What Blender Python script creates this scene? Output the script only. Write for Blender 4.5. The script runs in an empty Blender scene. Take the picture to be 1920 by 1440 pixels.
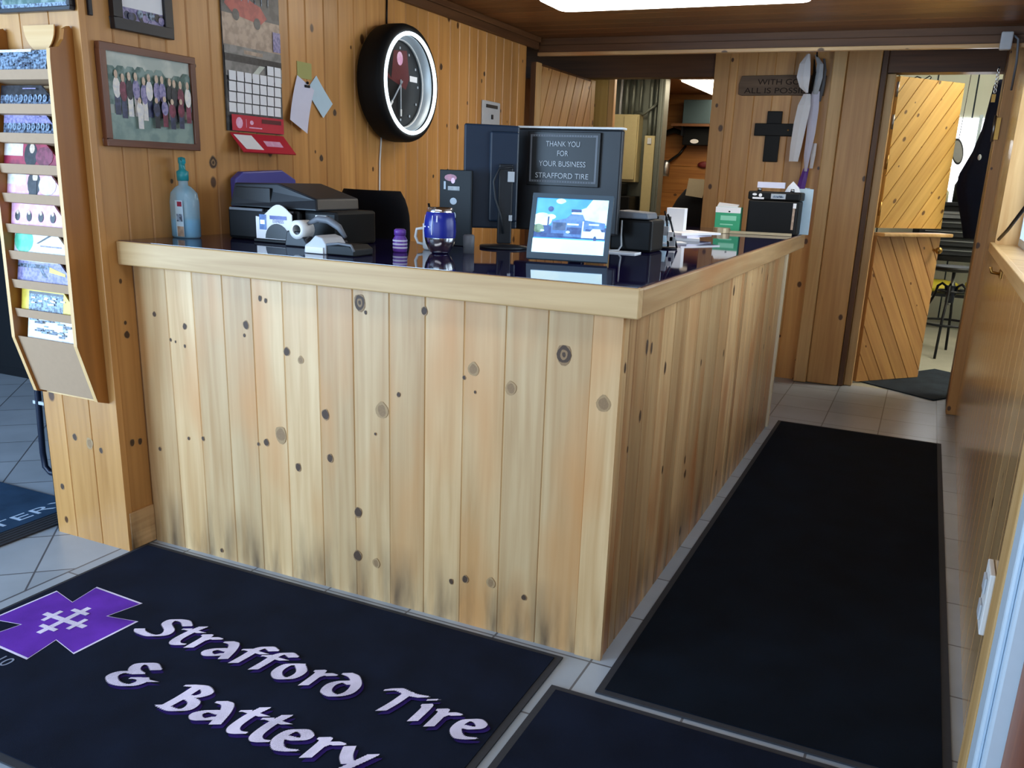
import bpy, math, random
from mathutils import Vector, Matrix, noise as mnoise
R = random.Random(7)
S = bpy.context.scene
COL = S.collection
V = Vector

# ---------------------------------------------------------------- materials
def lin(h):
    if isinstance(h, str):
        h = [int(h[i:i + 2], 16) / 255 for i in (0, 2, 4)]
    return tuple(c / 12.92 if c <= .04045 else ((c + .055) / 1.055) ** 2.4 for c in h) + (1,)

def nd(t, kind, **kw):
    n = t.nodes.new(kind)
    for k, v in kw.items():
        if k in n.inputs: n.inputs[k].default_value = v
        else: setattr(n, k, v)
    return n

def base(name):
    m = bpy.data.materials.new(name); m.use_nodes = True
    t = m.node_tree; b = t.nodes['Principled BSDF']
    return m, t, b

def sock(n, key): return n.inputs[key]

def flat(name, col, rough=.5, metal=0, spec=.5, var=.08, scale=30, emit=0, trans=0, ior=1.45, coat=0, alpha=1, bump=0):
    """plain material with a little procedural variation"""
    m, t, b = base(name)
    c = lin(col)
    tc = nd(t, 'ShaderNodeTexCoord')
    nz = nd(t, 'ShaderNodeTexNoise'); nz.inputs['Scale'].default_value = scale; nz.inputs['Detail'].default_value = 4
    t.links.new(tc.outputs['Object'], nz.inputs['Vector'])
    mx = nd(t, 'ShaderNodeMix', data_type='RGBA')
    mx.inputs[6].default_value = tuple(x * (1 - var) for x in c[:3]) + (1,)
    mx.inputs[7].default_value = tuple(min(1, x * (1 + var)) for x in c[:3]) + (1,)
    t.links.new(nz.outputs['Fac'], mx.inputs[0])
    t.links.new(mx.outputs[2], b.inputs['Base Color'])
    b.inputs['Roughness'].default_value = rough
    b.inputs['Metallic'].default_value = metal
    b.inputs['Specular IOR Level'].default_value = spec
    b.inputs['IOR'].default_value = ior
    b.inputs['Transmission Weight'].default_value = trans
    b.inputs['Coat Weight'].default_value = coat
    b.inputs['Alpha'].default_value = alpha
    if emit:
        b.inputs['Emission Color'].default_value = c
        b.inputs['Emission Strength'].default_value = emit
    if bump:
        bp = nd(t, 'ShaderNodeBump'); bp.inputs['Strength'].default_value = bump; bp.inputs['Distance'].default_value = .004
        t.links.new(nz.outputs['Fac'], bp.inputs['Height']); t.links.new(bp.outputs['Normal'], b.inputs['Normal'])
    return m

def wood(name, c1, c2, knot='3a2010', rough=.4, tintvar=.25, knots=.5, gscale=1., coat=.0, warm=None, stain=0, ks=4.5):
    """boards: UV u across / v along in metres, face attribute 'tint' per board"""
    m, t, b = base(name)
    L = t.links.new
    uv = nd(t, 'ShaderNodeUVMap', uv_map='UVMap')
    at = nd(t, 'ShaderNodeAttribute', attribute_name='tint')
    mp = nd(t, 'ShaderNodeMapping'); mp.inputs['Scale'].default_value = (38 * gscale, 1.6 * gscale, 1)
    L(uv.outputs[0], mp.inputs[0])
    n1 = nd(t, 'ShaderNodeTexNoise'); n1.inputs['Scale'].default_value = 1.; n1.inputs['Detail'].default_value = 5; n1.inputs['Distortion'].default_value = .6
    L(mp.outputs[0], n1.inputs['Vector'])
    mp2 = nd(t, 'ShaderNodeMapping'); mp2.inputs['Scale'].default_value = (9 * gscale, .9 * gscale, 1); mp2.inputs['Location'].default_value = (3, 7, 1)
    L(uv.outputs[0], mp2.inputs[0])
    n2 = nd(t, 'ShaderNodeTexNoise'); n2.inputs['Scale'].default_value = 1.; n2.inputs['Detail'].default_value = 3
    L(mp2.outputs[0], n2.inputs['Vector'])
    ad = nd(t, 'ShaderNodeMath', operation='ADD'); L(n1.outputs['Fac'], ad.inputs[0]); L(n2.outputs['Fac'], ad.inputs[1])
    rmp = nd(t, 'ShaderNodeMapRange'); rmp.inputs[1].default_value = .72; rmp.inputs[2].default_value = 1.3
    L(ad.outputs[0], rmp.inputs[0])
    mx = nd(t, 'ShaderNodeMix', data_type='RGBA'); mx.inputs[6].default_value = lin(c2); mx.inputs[7].default_value = lin(c1)
    L(rmp.outputs[0], mx.inputs[0])
    # per board tint
    tr = nd(t, 'ShaderNodeMapRange'); tr.inputs[3].default_value = 1 - tintvar; tr.inputs[4].default_value = 1 + tintvar
    L(at.outputs['Fac'], tr.inputs[0])
    hs = nd(t, 'ShaderNodeHueSaturation'); L(mx.outputs[2], hs.inputs['Color']); L(tr.outputs[0], hs.inputs['Value'])
    out = hs.outputs[0]
    if warm:
        n3 = nd(t, 'ShaderNodeTexNoise'); n3.inputs['Scale'].default_value = 1.; mp3 = nd(t, 'ShaderNodeMapping'); mp3.inputs['Scale'].default_value = (5, 1.4, 1); mp3.inputs['Location'].default_value = (11, 5, 2)
        L(uv.outputs[0], mp3.inputs[0]); L(mp3.outputs[0], n3.inputs['Vector'])
        wr = nd(t, 'ShaderNodeMapRange'); wr.inputs[1].default_value = .52; wr.inputs[2].default_value = .72; wr.inputs[4].default_value = .75; L(n3.outputs['Fac'], wr.inputs[0])
        mw = nd(t, 'ShaderNodeMix', data_type='RGBA'); L(wr.outputs[0], mw.inputs[0]); L(out, mw.inputs[6]); mw.inputs[7].default_value = lin(warm)
        out = mw.outputs[2]
    if knots:
        vo = nd(t, 'ShaderNodeTexVoronoi', voronoi_dimensions='2D'); vo.inputs['Scale'].default_value = ks
        mk = nd(t, 'ShaderNodeMapping'); mk.inputs['Scale'].default_value = (1.15, .8, 1)
        L(uv.outputs[0], mk.inputs[0]); L(mk.outputs[0], vo.inputs['Vector'])
        sp = nd(t, 'ShaderNodeSeparateColor'); L(vo.outputs['Color'], sp.inputs[0])
        gate = nd(t, 'ShaderNodeMath', operation='GREATER_THAN'); gate.inputs[1].default_value = 1 - knots; L(sp.outputs[0], gate.inputs[0])
        sz = nd(t, 'ShaderNodeMapRange'); sz.inputs[3].default_value = .02; sz.inputs[4].default_value = .075; L(sp.outputs[1], sz.inputs[0])
        dv = nd(t, 'ShaderNodeMath', operation='DIVIDE'); L(vo.outputs['Distance'], dv.inputs[0]); L(sz.outputs[0], dv.inputs[1])
        kr = nd(t, 'ShaderNodeMapRange'); kr.inputs[1].default_value = .75; kr.inputs[2].default_value = 1.15; kr.inputs[3].default_value = .9; kr.inputs[4].default_value = 0; L(dv.outputs[0], kr.inputs[0])
        mu = nd(t, 'ShaderNodeMath', operation='MULTIPLY'); L(kr.outputs[0], mu.inputs[0]); L(gate.outputs[0], mu.inputs[1])
        mk2 = nd(t, 'ShaderNodeMix', data_type='RGBA'); L(mu.outputs[0], mk2.inputs[0]); L(out, mk2.inputs[6]); mk2.inputs[7].default_value = lin(knot)
        out = mk2.outputs[2]
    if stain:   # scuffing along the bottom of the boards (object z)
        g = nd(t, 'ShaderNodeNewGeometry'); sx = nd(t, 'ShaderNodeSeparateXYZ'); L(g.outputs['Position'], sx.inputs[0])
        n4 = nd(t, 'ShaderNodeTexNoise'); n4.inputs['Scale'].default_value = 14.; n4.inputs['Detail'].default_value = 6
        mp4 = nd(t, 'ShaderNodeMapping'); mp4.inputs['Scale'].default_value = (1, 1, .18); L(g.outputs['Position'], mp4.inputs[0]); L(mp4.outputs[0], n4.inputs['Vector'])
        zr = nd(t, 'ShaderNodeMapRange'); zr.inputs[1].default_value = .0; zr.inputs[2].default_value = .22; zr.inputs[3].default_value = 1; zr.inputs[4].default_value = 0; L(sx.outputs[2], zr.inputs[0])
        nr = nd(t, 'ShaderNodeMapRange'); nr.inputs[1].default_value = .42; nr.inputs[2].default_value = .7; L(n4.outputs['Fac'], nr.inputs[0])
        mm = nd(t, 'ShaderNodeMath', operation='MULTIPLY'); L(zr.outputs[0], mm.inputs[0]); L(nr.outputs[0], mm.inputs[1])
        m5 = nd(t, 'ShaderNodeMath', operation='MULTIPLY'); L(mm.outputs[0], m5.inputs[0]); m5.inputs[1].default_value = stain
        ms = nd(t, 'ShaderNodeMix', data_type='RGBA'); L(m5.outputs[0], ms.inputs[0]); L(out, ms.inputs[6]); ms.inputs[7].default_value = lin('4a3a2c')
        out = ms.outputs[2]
    L(out, b.inputs['Base Color'])
    b.inputs['Roughness'].default_value = rough
    b.inputs['Coat Weight'].default_value = coat; b.inputs['Coat Roughness'].default_value = .2
    bu = nd(t, 'ShaderNodeBump'); bu.inputs['Strength'].default_value = .12; bu.inputs['Distance'].default_value = .002
    L(n1.outputs['Fac'], bu.inputs['Height']); L(bu.outputs['Normal'], b.inputs['Normal'])
    return m

def tile_mat():
    m, t, b = base('grey_floor_tile'); L = t.links.new
    g = nd(t, 'ShaderNodeTexCoord')
    sx = nd(t, 'ShaderNodeSeparateXYZ'); L(g.outputs['Object'], sx.inputs[0])
    def brick(rot, loc):
        mp = nd(t, 'ShaderNodeMapping'); mp.inputs['Rotation'].default_value = (0, 0, rot); mp.inputs['Location'].default_value = loc
        L(g.outputs['Object'], mp.inputs[0])
        br = nd(t, 'ShaderNodeTexBrick'); br.offset = 0; br.inputs['Scale'].default_value = 1
        br.inputs['Brick Width'].default_value = .305; br.inputs['Row Height'].default_value = .305
        br.inputs['Mortar Size'].default_value = .0035; br.inputs['Mortar Smooth'].default_value = .2; br.inputs['Bias'].default_value = 0
        br.inputs['Color1'].default_value = lin('a9b1ba'); br.inputs['Color2'].default_value = lin('9da6b0'); br.inputs['Mortar'].default_value = lin('5f6065')
        L(mp.outputs[0], br.inputs['Vector']); return br
    b1 = brick(0, (.02, .02, 0)); b2 = brick(math.radians(48), (.04, .1, 0))
    lt = nd(t, 'ShaderNodeMath', operation='LESS_THAN'); lt.inputs[1].default_value = -1.755; L(sx.outputs[0], lt.inputs[0])
    mx = nd(t, 'ShaderNodeMix', data_type='RGBA'); L(lt.outputs[0], mx.inputs[0]); L(b1.outputs['Color'], mx.inputs[6]); L(b2.outputs['Color'], mx.inputs[7])
    # border grout line
    ab = nd(t, 'ShaderNodeMath', operation='ADD'); ab.inputs[1].default_value = 1.755; L(sx.outputs[0], ab.inputs[0])
    a2 = nd(t, 'ShaderNodeMath', operation='ABSOLUTE'); L(ab.outputs[0], a2.inputs[0])
    l2 = nd(t, 'ShaderNodeMath', operation='LESS_THAN'); l2.inputs[1].default_value = .004; L(a2.outputs[0], l2.inputs[0])
    m2 = nd(t, 'ShaderNodeMix', data_type='RGBA'); L(l2.outputs[0], m2.inputs[0]); L(mx.outputs[2], m2.inputs[6]); m2.inputs[7].default_value = lin('5f6065')
    nz = nd(t, 'ShaderNodeTexNoise'); nz.inputs['Scale'].default_value = 5; nz.inputs['Detail'].default_value = 6; L(g.outputs['Object'], nz.inputs['Vector'])
    vr = nd(t, 'ShaderNodeMapRange'); vr.inputs[3].default_value = .78; vr.inputs[4].default_value = 1.15; L(nz.outputs['Fac'], vr.inputs[0])
    hs = nd(t, 'ShaderNodeHueSaturation'); L(m2.outputs[2], hs.inputs['Color']); L(vr.outputs[0], hs.inputs['Value'])
    L(hs.outputs[0], b.inputs['Base Color']); b.inputs['Roughness'].default_value = .32
    return m

def carpet(name, col, scale=900):
    m, t, b = base(name); L = t.links.new
    g = nd(t, 'ShaderNodeTexCoord')
    nz = nd(t, 'ShaderNodeTexNoise'); nz.inputs['Scale'].default_value = scale; L(g.outputs['Object'], nz.inputs['Vector'])
    n2 = nd(t, 'ShaderNodeTexNoise'); n2.inputs['Scale'].default_value = 6; n2.inputs['Detail'].default_value = 5; L(g.outputs['Object'], n2.inputs['Vector'])
    c = lin(col)
    mx = nd(t, 'ShaderNodeMix', data_type='RGBA'); mx.inputs[6].default_value = tuple(x * .55 for x in c[:3]) + (1,); mx.inputs[7].default_value = tuple(x * 1.4 for x in c[:3]) + (1,)
    ad = nd(t, 'ShaderNodeMath', operation='ADD'); L(nz.outputs['Fac'], ad.inputs[0]); L(n2.outputs['Fac'], ad.inputs[1])
    rm = nd(t, 'ShaderNodeMapRange'); rm.inputs[1].default_value = .7; rm.inputs[2].default_value = 1.3; L(ad.outputs[0], rm.inputs[0]); L(rm.outputs[0], mx.inputs[0])
    L(mx.outputs[2], b.inputs['Base Color']); b.inputs['Roughness'].default_value = .95; b.inputs['Specular IOR Level'].default_value = .15
    bu = nd(t, 'ShaderNodeBump'); bu.inputs['Strength'].default_value = .5; bu.inputs['Distance'].default_value = .003
    L(nz.outputs['Fac'], bu.inputs['Height']); L(bu.outputs['Normal'], b.inputs['Normal'])
    return m

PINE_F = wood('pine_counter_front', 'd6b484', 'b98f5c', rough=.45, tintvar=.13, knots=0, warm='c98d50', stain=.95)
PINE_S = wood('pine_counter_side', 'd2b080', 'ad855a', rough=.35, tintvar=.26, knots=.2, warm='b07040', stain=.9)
PINE_T = wood('pine_counter_trim', 'cdac7a', 'a98350', rough=.5, tintvar=.06, knots=0, gscale=.8)
PINE_W = wood('pine_wall_board', 'cd9656', 'b27c40', knot='3a1c0e', rough=.38, tintvar=.14, knots=.5, coat=.1, ks=4.)
PINE_B = wood('pine_back_wall', 'd8a768', 'bd894e', knot='3a1c0e', rough=.4, tintvar=.16, knots=.5, ks=4.)
PINE_R = wood('pine_right_wall', 'd0a873', 'b08556', rough=.22, tintvar=.08, knots=.1, coat=.6, gscale=.7)
PINE_P = wood('pine_pale_trim', 'd9b27a', 'c0945a', rough=.45, tintvar=.05, knots=.08)
CEIL = wood('dark_ceiling_board', '8a5a30', '5f3a1c', knot='2a1408', rough=.38, tintvar=.12, knots=.2, gscale=.6)
DARKW = wood('dark_stained_wood', '6a4526', '4a2c16', rough=.5, tintvar=.1, knots=.0)
DOORW = wood('door_yellow_pine', 'e4b765', 'cf9d4c', knot='5a3210', rough=.35, tintvar=.1, knots=.45, ks=5.)
DOORL = wood('door_lower_pine', 'd2a062', 'b88450', knot='5a3210', rough=.4, tintvar=.1, knots=.35, ks=5.)
RACKW = wood('rack_orange_oak', 'ab6e2e', '8f5a22', rough=.4, tintvar=.05, knots=0, gscale=.8)
RACKE = wood('rack_pale_edge', 'e3bd85', 'd2a468', rough=.5, tintvar=.03, knots=0)
RACKB = flat('rack_pocket_board', 'a98a6c', .7, var=.06, scale=60)
KNOTD = flat('knot_dark', '4a3524', .6, var=.3, scale=200)
KNOTR = flat('knot_ring', '8e6f4c', .6, var=.2, scale=200)
KNOTL = flat('knot_light', 'a5855c', .6, var=.2, scale=150)
TILE = tile_mat()
MATN = carpet('navy_carpet', '10182a')
MATK = carpet('black_carpet', '08121e')
MATG = carpet('charcoal_carpet', '2e3640')
MATB = carpet('blue_grey_carpet', '2c4560')
RUB = flat('mat_rubber_edge', '2e3036', .7, var=.2, scale=60)
MWHITE = carpet('mat_white_yarn', 'e6dcf2'); MPURP = carpet('mat_purple_yarn', '6a35b0'); MSHAD = carpet('mat_dark_purple_yarn', '2c1a60')
MGREY = carpet('mat_grey_yarn', '8d94a8'); MTXT = carpet('mat_pale_blue_yarn', 'b9cbe0')
GLASSTOP = flat('purple_glass_counter', '1a1240', .035, spec=.8, var=.1, scale=4, ior=1.9)
BLACK = flat('black_plastic', '07080a', .5, var=.2, spec=.3)
BLACKG = flat('black_gloss', '06070a', .4, var=.2)
BLKFAB = flat('black_fabric', '101116', .9, spec=.2, var=.3, scale=300, bump=.3)
RUBBER = flat('tyre_rubber', '090a0c', .65, spec=.3, var=.25, scale=80)
DGREY = flat('dark_grey_plastic', '1d2127', .45, var=.12)
MONI = flat('monitor_back_plastic', '1f2f42', .35, var=.12, scale=8)
MGRAY = flat('mid_grey_plastic', '6d7178', .5, var=.1)
LGRAY = flat('light_grey_plastic', 'b9bdc2', .5, var=.08)
WHITE = flat('white_plastic', 'e8e8e6', .45, var=.04)
PAPER = flat('white_paper', 'efeff2', .8, var=.03, spec=.2)
PAPERL = flat('lavender_paper', 'd9d8ea', .8, var=.04, spec=.2)
PAPERB = flat('pale_blue_paper', 'bcd3e2', .8, var=.06, spec=.2)
CHROME = flat('chrome', 'd8dadd', .15, metal=1, var=.05)
STEEL = flat('brushed_steel', '9a9c9e', .35, metal=1, var=.1)
BRASS = flat('aged_brass', 'b08b4e', .35, metal=1, var=.1)
BLKMET = flat('black_metal', '14161c', .4, metal=.3, var=.15)
NAVYMET = flat('navy_tube', '10182c', .4, metal=.2, var=.15)
RED = flat('red_print', 'c22338', .5, var=.1); DRED = flat('dark_red', '5c1a1c', .5, var=.2)
BLUEP = flat('blue_violet_plastic', '4b4a9a', .4, var=.1, scale=8)
PURPLE = flat('purple_plastic', '6a3fa0', .35, var=.15)
CYAN = flat('teal_pump', '2b8f98', .3, var=.1)
BOTTLE = flat('pale_blue_bottle', 'a6d6ee', .1, var=.03, alpha=.5)
LIQ = flat('blue_gel', '4fb4ea', .15, var=.05, alpha=.85)
CLEAR = flat('clear_plastic', 'cfe6f2', .08, var=.02, alpha=.28)
BLUEL = flat('cobalt_label', '1c2a8c', .25, var=.15, scale=12)
GREEN = flat('green_card', '3aa578', .5, var=.06); LGREEN = flat('pale_green_print', '8fd8b8', .5, var=.06)
NEON = flat('neon_tube', 'e6f6ff', .4, emit=2.6, var=.0)
LAMP = flat('lamp_diffuser', 'fff6e6', .5, emit=9.0, var=.0)
LAMPO = flat('office_lamp_diffuser', 'fff0d2', .5, emit=10.0, var=.0)
LAMPG = flat('garage_fill_diffuser', 'fff8e8', .5, emit=30.0, var=.0)
BEIGE = flat('beige_panel_paint', 'b0a47a', .5, var=.08); CONDUIT = flat('grey_conduit', '6a7068', .45, metal=.4, var=.12)
OFFW = wood('office_brown_panel', '9c6a34', '76491f', rough=.45, tintvar=.12, knots=.1)
GARW = flat('garage_cream_siding', 'e2e4d6', .6, var=.05, scale=3)
GARF = flat('garage_concrete', 'a7a596', .5, var=.12, scale=6)
SKYW = flat('daylight_window', 'f4f8ff', .5, emit=2.2, var=0)
ALU = flat('white_aluminium', 'cfe0ee', .35, var=.04, metal=.1)
REDW = wood('reddish_door_wood', '9a5a30', '7c3f24', rough=.4, tintvar=.05, knots=0)
TEALD = flat('dark_teal_paint', '33454b', .6, var=.12, scale=5)
SLATE = flat('slate_grey_paint', '4a5a66', .6, var=.12, scale=5)
FRAMEB = flat('black_frame_wood', '1a171c', .35, var=.2); FRAMEN = wood('brown_frame_wood', '7a4a2e', '5a3220', rough=.35, tintvar=.05, knots=0)
SIGNW = wood('weathered_sign_wood', '7a6450', '58483a', rough=.7, tintvar=.06, knots=0)
INK = flat('burnt_lettering', '23150e', .8, var=.2); SILV = flat('silver_print', 'aab2bb', .4, var=.1)
NAVYF = flat('navy_cloth', '0f1426', .9, spec=.2, var=.25, scale=40)
def pic(name, col, col2, scale=40, rough=.35):
    m, t, b = base(name); L = t.links.new
    g = nd(t, 'ShaderNodeTexCoord'); nz = nd(t, 'ShaderNodeTexNoise'); nz.inputs['Scale'].default_value = scale; nz.inputs['Detail'].default_value = 3
    L(g.outputs['Object'], nz.inputs['Vector'])
    rm = nd(t, 'ShaderNodeMapRange'); rm.inputs[1].default_value = .42; rm.inputs[2].default_value = .6; L(nz.outputs['Fac'], rm.inputs[0])
    mx = nd(t, 'ShaderNodeMix', data_type='RGBA'); mx.inputs[6].default_value = lin(col); mx.inputs[7].default_value = lin(col2); L(rm.outputs[0], mx.inputs[0])
    L(mx.outputs[2], b.inputs['Base Color']); b.inputs['Roughness'].default_value = rough
    return m
P = {}
for n, a, b_, s in [('sky', 'aab4ac', 'c9cdc2', 12), ('trees', '3f6058', '7f9690', 30), ('grass', '8da29a', '78908a', 25), ('skin', 'd8c0a8', 'c9ac94', 90),
                    ('white', 'ece6dc', 'd8d6d8', 60), ('navy', '2a2c48', '3f4468', 60), ('maroon', '6a2438', '873850', 60), ('black', '17161c', '2a2a30', 60),
                    ('lav', '9a90b8', '6f6a98', 90), ('pink', 'e9a9cc', 'f0c4dc', 50), ('news', '8fa4bc', '3c4858', 110), ('newsd', '22283a', '6f7f96', 110),
                    ('mint', '4fbf9a', '6ed0ac', 40), ('yellow', 'e0c84a', 'd2b440', 40), ('redp', 'a8304a', '8a2440', 40), ('steelb', '6f8cb4', '4c6c98', 40),
                    ('cloud', 'dff4f2', 'bfe8f4', 14), ('azure', '3f9be8', '58b8f0', 8), ('bldg', '5f8cc4', '4a78b4', 50), ('bldgd', '3c6098', '2c4c84', 50),
                    ('ice', 'e4f8f4', 'd2f0f4', 10), ('grey', '8a8682', '6f6c6a', 30), ('greyd', '3a3a3c', '545456', 30), ('car', 'b85048', 'a03c3a', 40), ('tan', 'b8a08c', '9c8674', 40), ('greenp', '5f8a6c', 'a8c8a8', 60)]:
    P[n] = pic('print_' + n, a, b_, s)
# the photo frame on the counter is a lit screen
for n in ('cloud', 'azure', 'bldg', 'bldgd', 'ice'):
    b_ = P[n].node_tree.nodes['Principled BSDF']
    P[n].node_tree.links.new(b_.inputs['Base Color'].links[0].from_socket, b_.inputs['Emission Color'])
    b_.inputs['Emission Strength'].default_value = .75; b_.inputs['Roughness'].default_value = .25

# ---------------------------------------------------------------- mesh builder
class MB:
    def __init__(self, mat=None, grain=None):
        self.v = []; self.f = []; self.mi = []; self.uv = []; self.ti = []; self.sm = []
        self.mats = [mat] if mat else []
        self.T = Matrix.Identity(4); self.grain = grain; self.tint = .5; self.off = (0, 0); self.smooth = False; self.cur = 0
    def mat(self, m):
        if m not in self.mats: self.mats.append(m)
        self.cur = self.mats.index(m); return self
    def newboard(self):
        self.tint = R.random(); self.off = (R.uniform(0, 50), R.uniform(0, 50)); return self
    def face(self, pts, uv=None, smooth=None):
        pts = [V(p) for p in pts]
        if uv is None:
            mn = [min(p[i] for p in pts) for i in range(3)]; mx = [max(p[i] for p in pts) for i in range(3)]
            ex = [mx[i] - mn[i] for i in range(3)]
            g = 'xyz'.index(self.grain) if self.grain else None
            if g is None: g = max(range(3), key=lambda i: ex[i])
            rest = [i for i in range(3) if i != g]
            u = max(rest, key=lambda i: ex[i]); w = [i for i in rest if i != u][0]
            uv = [(p[u] + p[w] * .73 + self.off[0], p[g] + self.off[1]) for p in pts]
        i0 = len(self.v)
        self.v += [self.T @ p for p in pts]
        self.f.append(tuple(range(i0, i0 + len(pts)))); self.mi.append(self.cur); self.uv.append(uv); self.ti.append(self.tint)
        self.sm.append(self.smooth if smooth is None else smooth)
    def box(self, x0, x1, y0, y1, z0, z1):
        a = [(x0, y0, z0), (x1, y0, z0), (x1, y1, z0), (x0, y1, z0), (x0, y0, z1), (x1, y0, z1), (x1, y1, z1), (x0, y1, z1)]
        for q in ((0, 3, 2, 1), (4, 5, 6, 7), (0, 1, 5, 4), (1, 2, 6, 5), (2, 3, 7, 6), (3, 0, 4, 7)): self.face([a[i] for i in q])
        return self
    def prism(self, poly, d):
        """poly: list of 3d points, extruded by vector d"""
        d = V(d); p = [V(q) for q in poly]; n = len(p); q = [x + d for x in p]
        nrm = V((0, 0, 0))
        for i in range(n): nrm += p[i].cross(p[(i + 1) % n])
        if nrm.dot(d) > 0: p, q = p[::-1], q[::-1]
        self.face(p); self.face(q[::-1])
        for i in range(n): self.face([p[(i + 1) % n], p[i], q[i], q[(i + 1) % n]])
        return self
    def rings(self, rings, closed=False, caps=True, smooth=True):
        n = len(rings[0]); i0 = len(self.v)
        for r in rings: self.v += [self.T @ V(p) for p in r]
        m = len(rings)
        for j in range(m if closed else m - 1):
            for i in range(n):
                a = i0 + j * n + i; b = i0 + j * n + (i + 1) % n; c = i0 + ((j + 1) % m) * n + (i + 1) % n; d = i0 + ((j + 1) % m) * n + i
                self.f.append((a, b, c, d)); self.mi.append(self.cur); self.ti.append(self.tint); self.sm.append(smooth)
                self.uv.append([(i / n * .3 + self.off[0], j * .05 + self.off[1])] * 4)
        if caps and not closed:
            for k, rev in ((0, True), (m - 1, False)):
                idx = [i0 + k * n + i for i in range(n)]
                if rev: idx = idx[::-1]
                self.f.append(tuple(idx)); self.mi.append(self.cur); self.ti.append(self.tint); self.sm.append(False); self.uv.append([self.off] * n)
        return self
    def tube(self, path, r, n=10, closed=False, caps=True):
        path = [V(p) for p in path]; m = len(path); rr = r if isinstance(r, (list, tuple)) else [r] * m
        rings = []; prev = None
        for i in range(m):
            if closed: t = path[(i + 1) % m] - path[i - 1]
            else: t = path[min(i + 1, m - 1)] - path[max(i - 1, 0)]
            t.normalize()
            if prev is None:
                a = V((0, 0, 1)) if abs(t.z) < .9 else V((1, 0, 0)); u = t.cross(a).normalized()
            else: u = (prev - t * prev.dot(t)).normalized()
            prev = u; w = t.cross(u)
            rings.append([path[i] + (u * math.cos(k * 2 * math.pi / n) + w * math.sin(k * 2 * math.pi / n)) * rr[i] for k in range(n)])
        return self.rings(rings, closed, caps)
    def cyl(self, p0, p1, r0, r1=None, n=20): return self.tube([p0, p1], [r0, r0 if r1 is None else r1], n)
    def lathe(self, c, prof, axis='z', n=28):
        """prof: (radius, height) pairs"""
        c = V(c); rings = []
        for r, h in prof:
            ring = []
            for k in range(n):
                a = 2 * math.pi * k / n; x, y = r * math.cos(a), r * math.sin(a)
                ring.append(c + (V((x, y, h)) if axis == 'z' else V((h, x, y)) if axis == 'x' else V((y, h, x))))
            rings.append(ring)
        return self.rings(rings, caps=False)
    def ell(self, c, rx, ry, rz, n=16, m=10):
        c = V(c); rings = []
        for j in range(m + 1):
            a = -math.pi / 2 + math.pi * j / m; k = max(math.cos(a), .02)
            rings.append([c + V((rx * k * math.cos(2 * math.pi * i / n), ry * k * math.sin(2 * math.pi * i / n), rz * math.sin(a))) for i in range(n)])
        return self.rings(rings)
    def build(self, name, parent=None, bevel=0, origin=None, seg=2):
        me = bpy.data.meshes.new(name)
        if parent is not None:
            o0 = V((0, 0, 0)); q = parent
            while q is not None: o0 = o0 + q.location; q = q.parent
        elif origin is not None: o0 = V(origin)
        else:
            mn = V([min(p[i] for p in self.v) for i in range(3)]); mx = V([max(p[i] for p in self.v) for i in range(3)])
            o0 = V(((mn.x + mx.x) / 2, (mn.y + mx.y) / 2, mn.z))
        me.from_pydata([p - o0 for p in self.v], [], self.f)
        for m in self.mats: me.materials.append(m)
        uvl = me.uv_layers.new(name='UVMap')
        at = me.attributes.new('tint', 'FLOAT', 'FACE')
        for p, mi, uv, ti, sm in zip(me.polygons, self.mi, self.uv, self.ti, self.sm):
            p.material_index = mi; p.use_smooth = sm; at.data[p.index].value = ti
            for k, li in enumerate(p.loop_indices): uvl.data[li].uv = uv[k]
        me.validate()
        o = bpy.data.objects.new(name, me); COL.objects.link(o)
        if parent is not None: o.parent = parent
        else: o.location = o0
        if bevel:
            w = o.modifiers.new('weld', 'WELD'); w.merge_threshold = 1e-5
            bm = o.modifiers.new('bevel', 'BEVEL'); bm.width = bevel; bm.segments = seg; bm.limit_method = 'ANGLE'; bm.angle_limit = .6
        return o

def thing(name, label, cat, loc, group=None):
    o = bpy.data.objects.new(name, None); COL.objects.link(o); o.location = loc; o.empty_display_size = .1
    return tag(o, label, cat, group)
def tag(o, label, cat, group=None):
    o['label'] = label; o['category'] = cat
    if group: o['group'] = group
    return o
def struct(o): o['kind'] = 'structure'; return o

def boards(b, o, ud, vd, nd_, U, Vv, widths, g=.0035, d=.004):
    """tongue-and-groove board face: o corner, ud across, vd along, nd_ outward"""
    o, ud, vd, nd_ = V(o), V(ud), V(vd), V(nd_); u = 0; i = 0
    while u < U - 1e-4:
        w = min(widths[i % len(widths)], U - u); i += 1
        b.newboard()
        def pt(a, c, h): return o + ud * a + vd * c + nd_ * h
        ou, ov = b.off
        for (a0, h0), (a1, h1) in (((u, -d), (u + g, 0)), ((u + g, 0), (u + w - g, 0)), ((u + w - g, 0), (u + w, -d))):
            q = [pt(a0, 0, h0), pt(a1, 0, h1), pt(a1, Vv, h1), pt(a0, Vv, h0)]
            uv = [(a0 - u + ou, ov), (a1 - u + ou, ov), (a1 - u + ou, Vv + ov), (a0 - u + ou, Vv + ov)]
            if ud.cross(vd).dot(nd_) < 0: q = q[::-1]; uv = uv[::-1]
            b.face(q, uv, smooth=False)
        u += w

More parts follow.
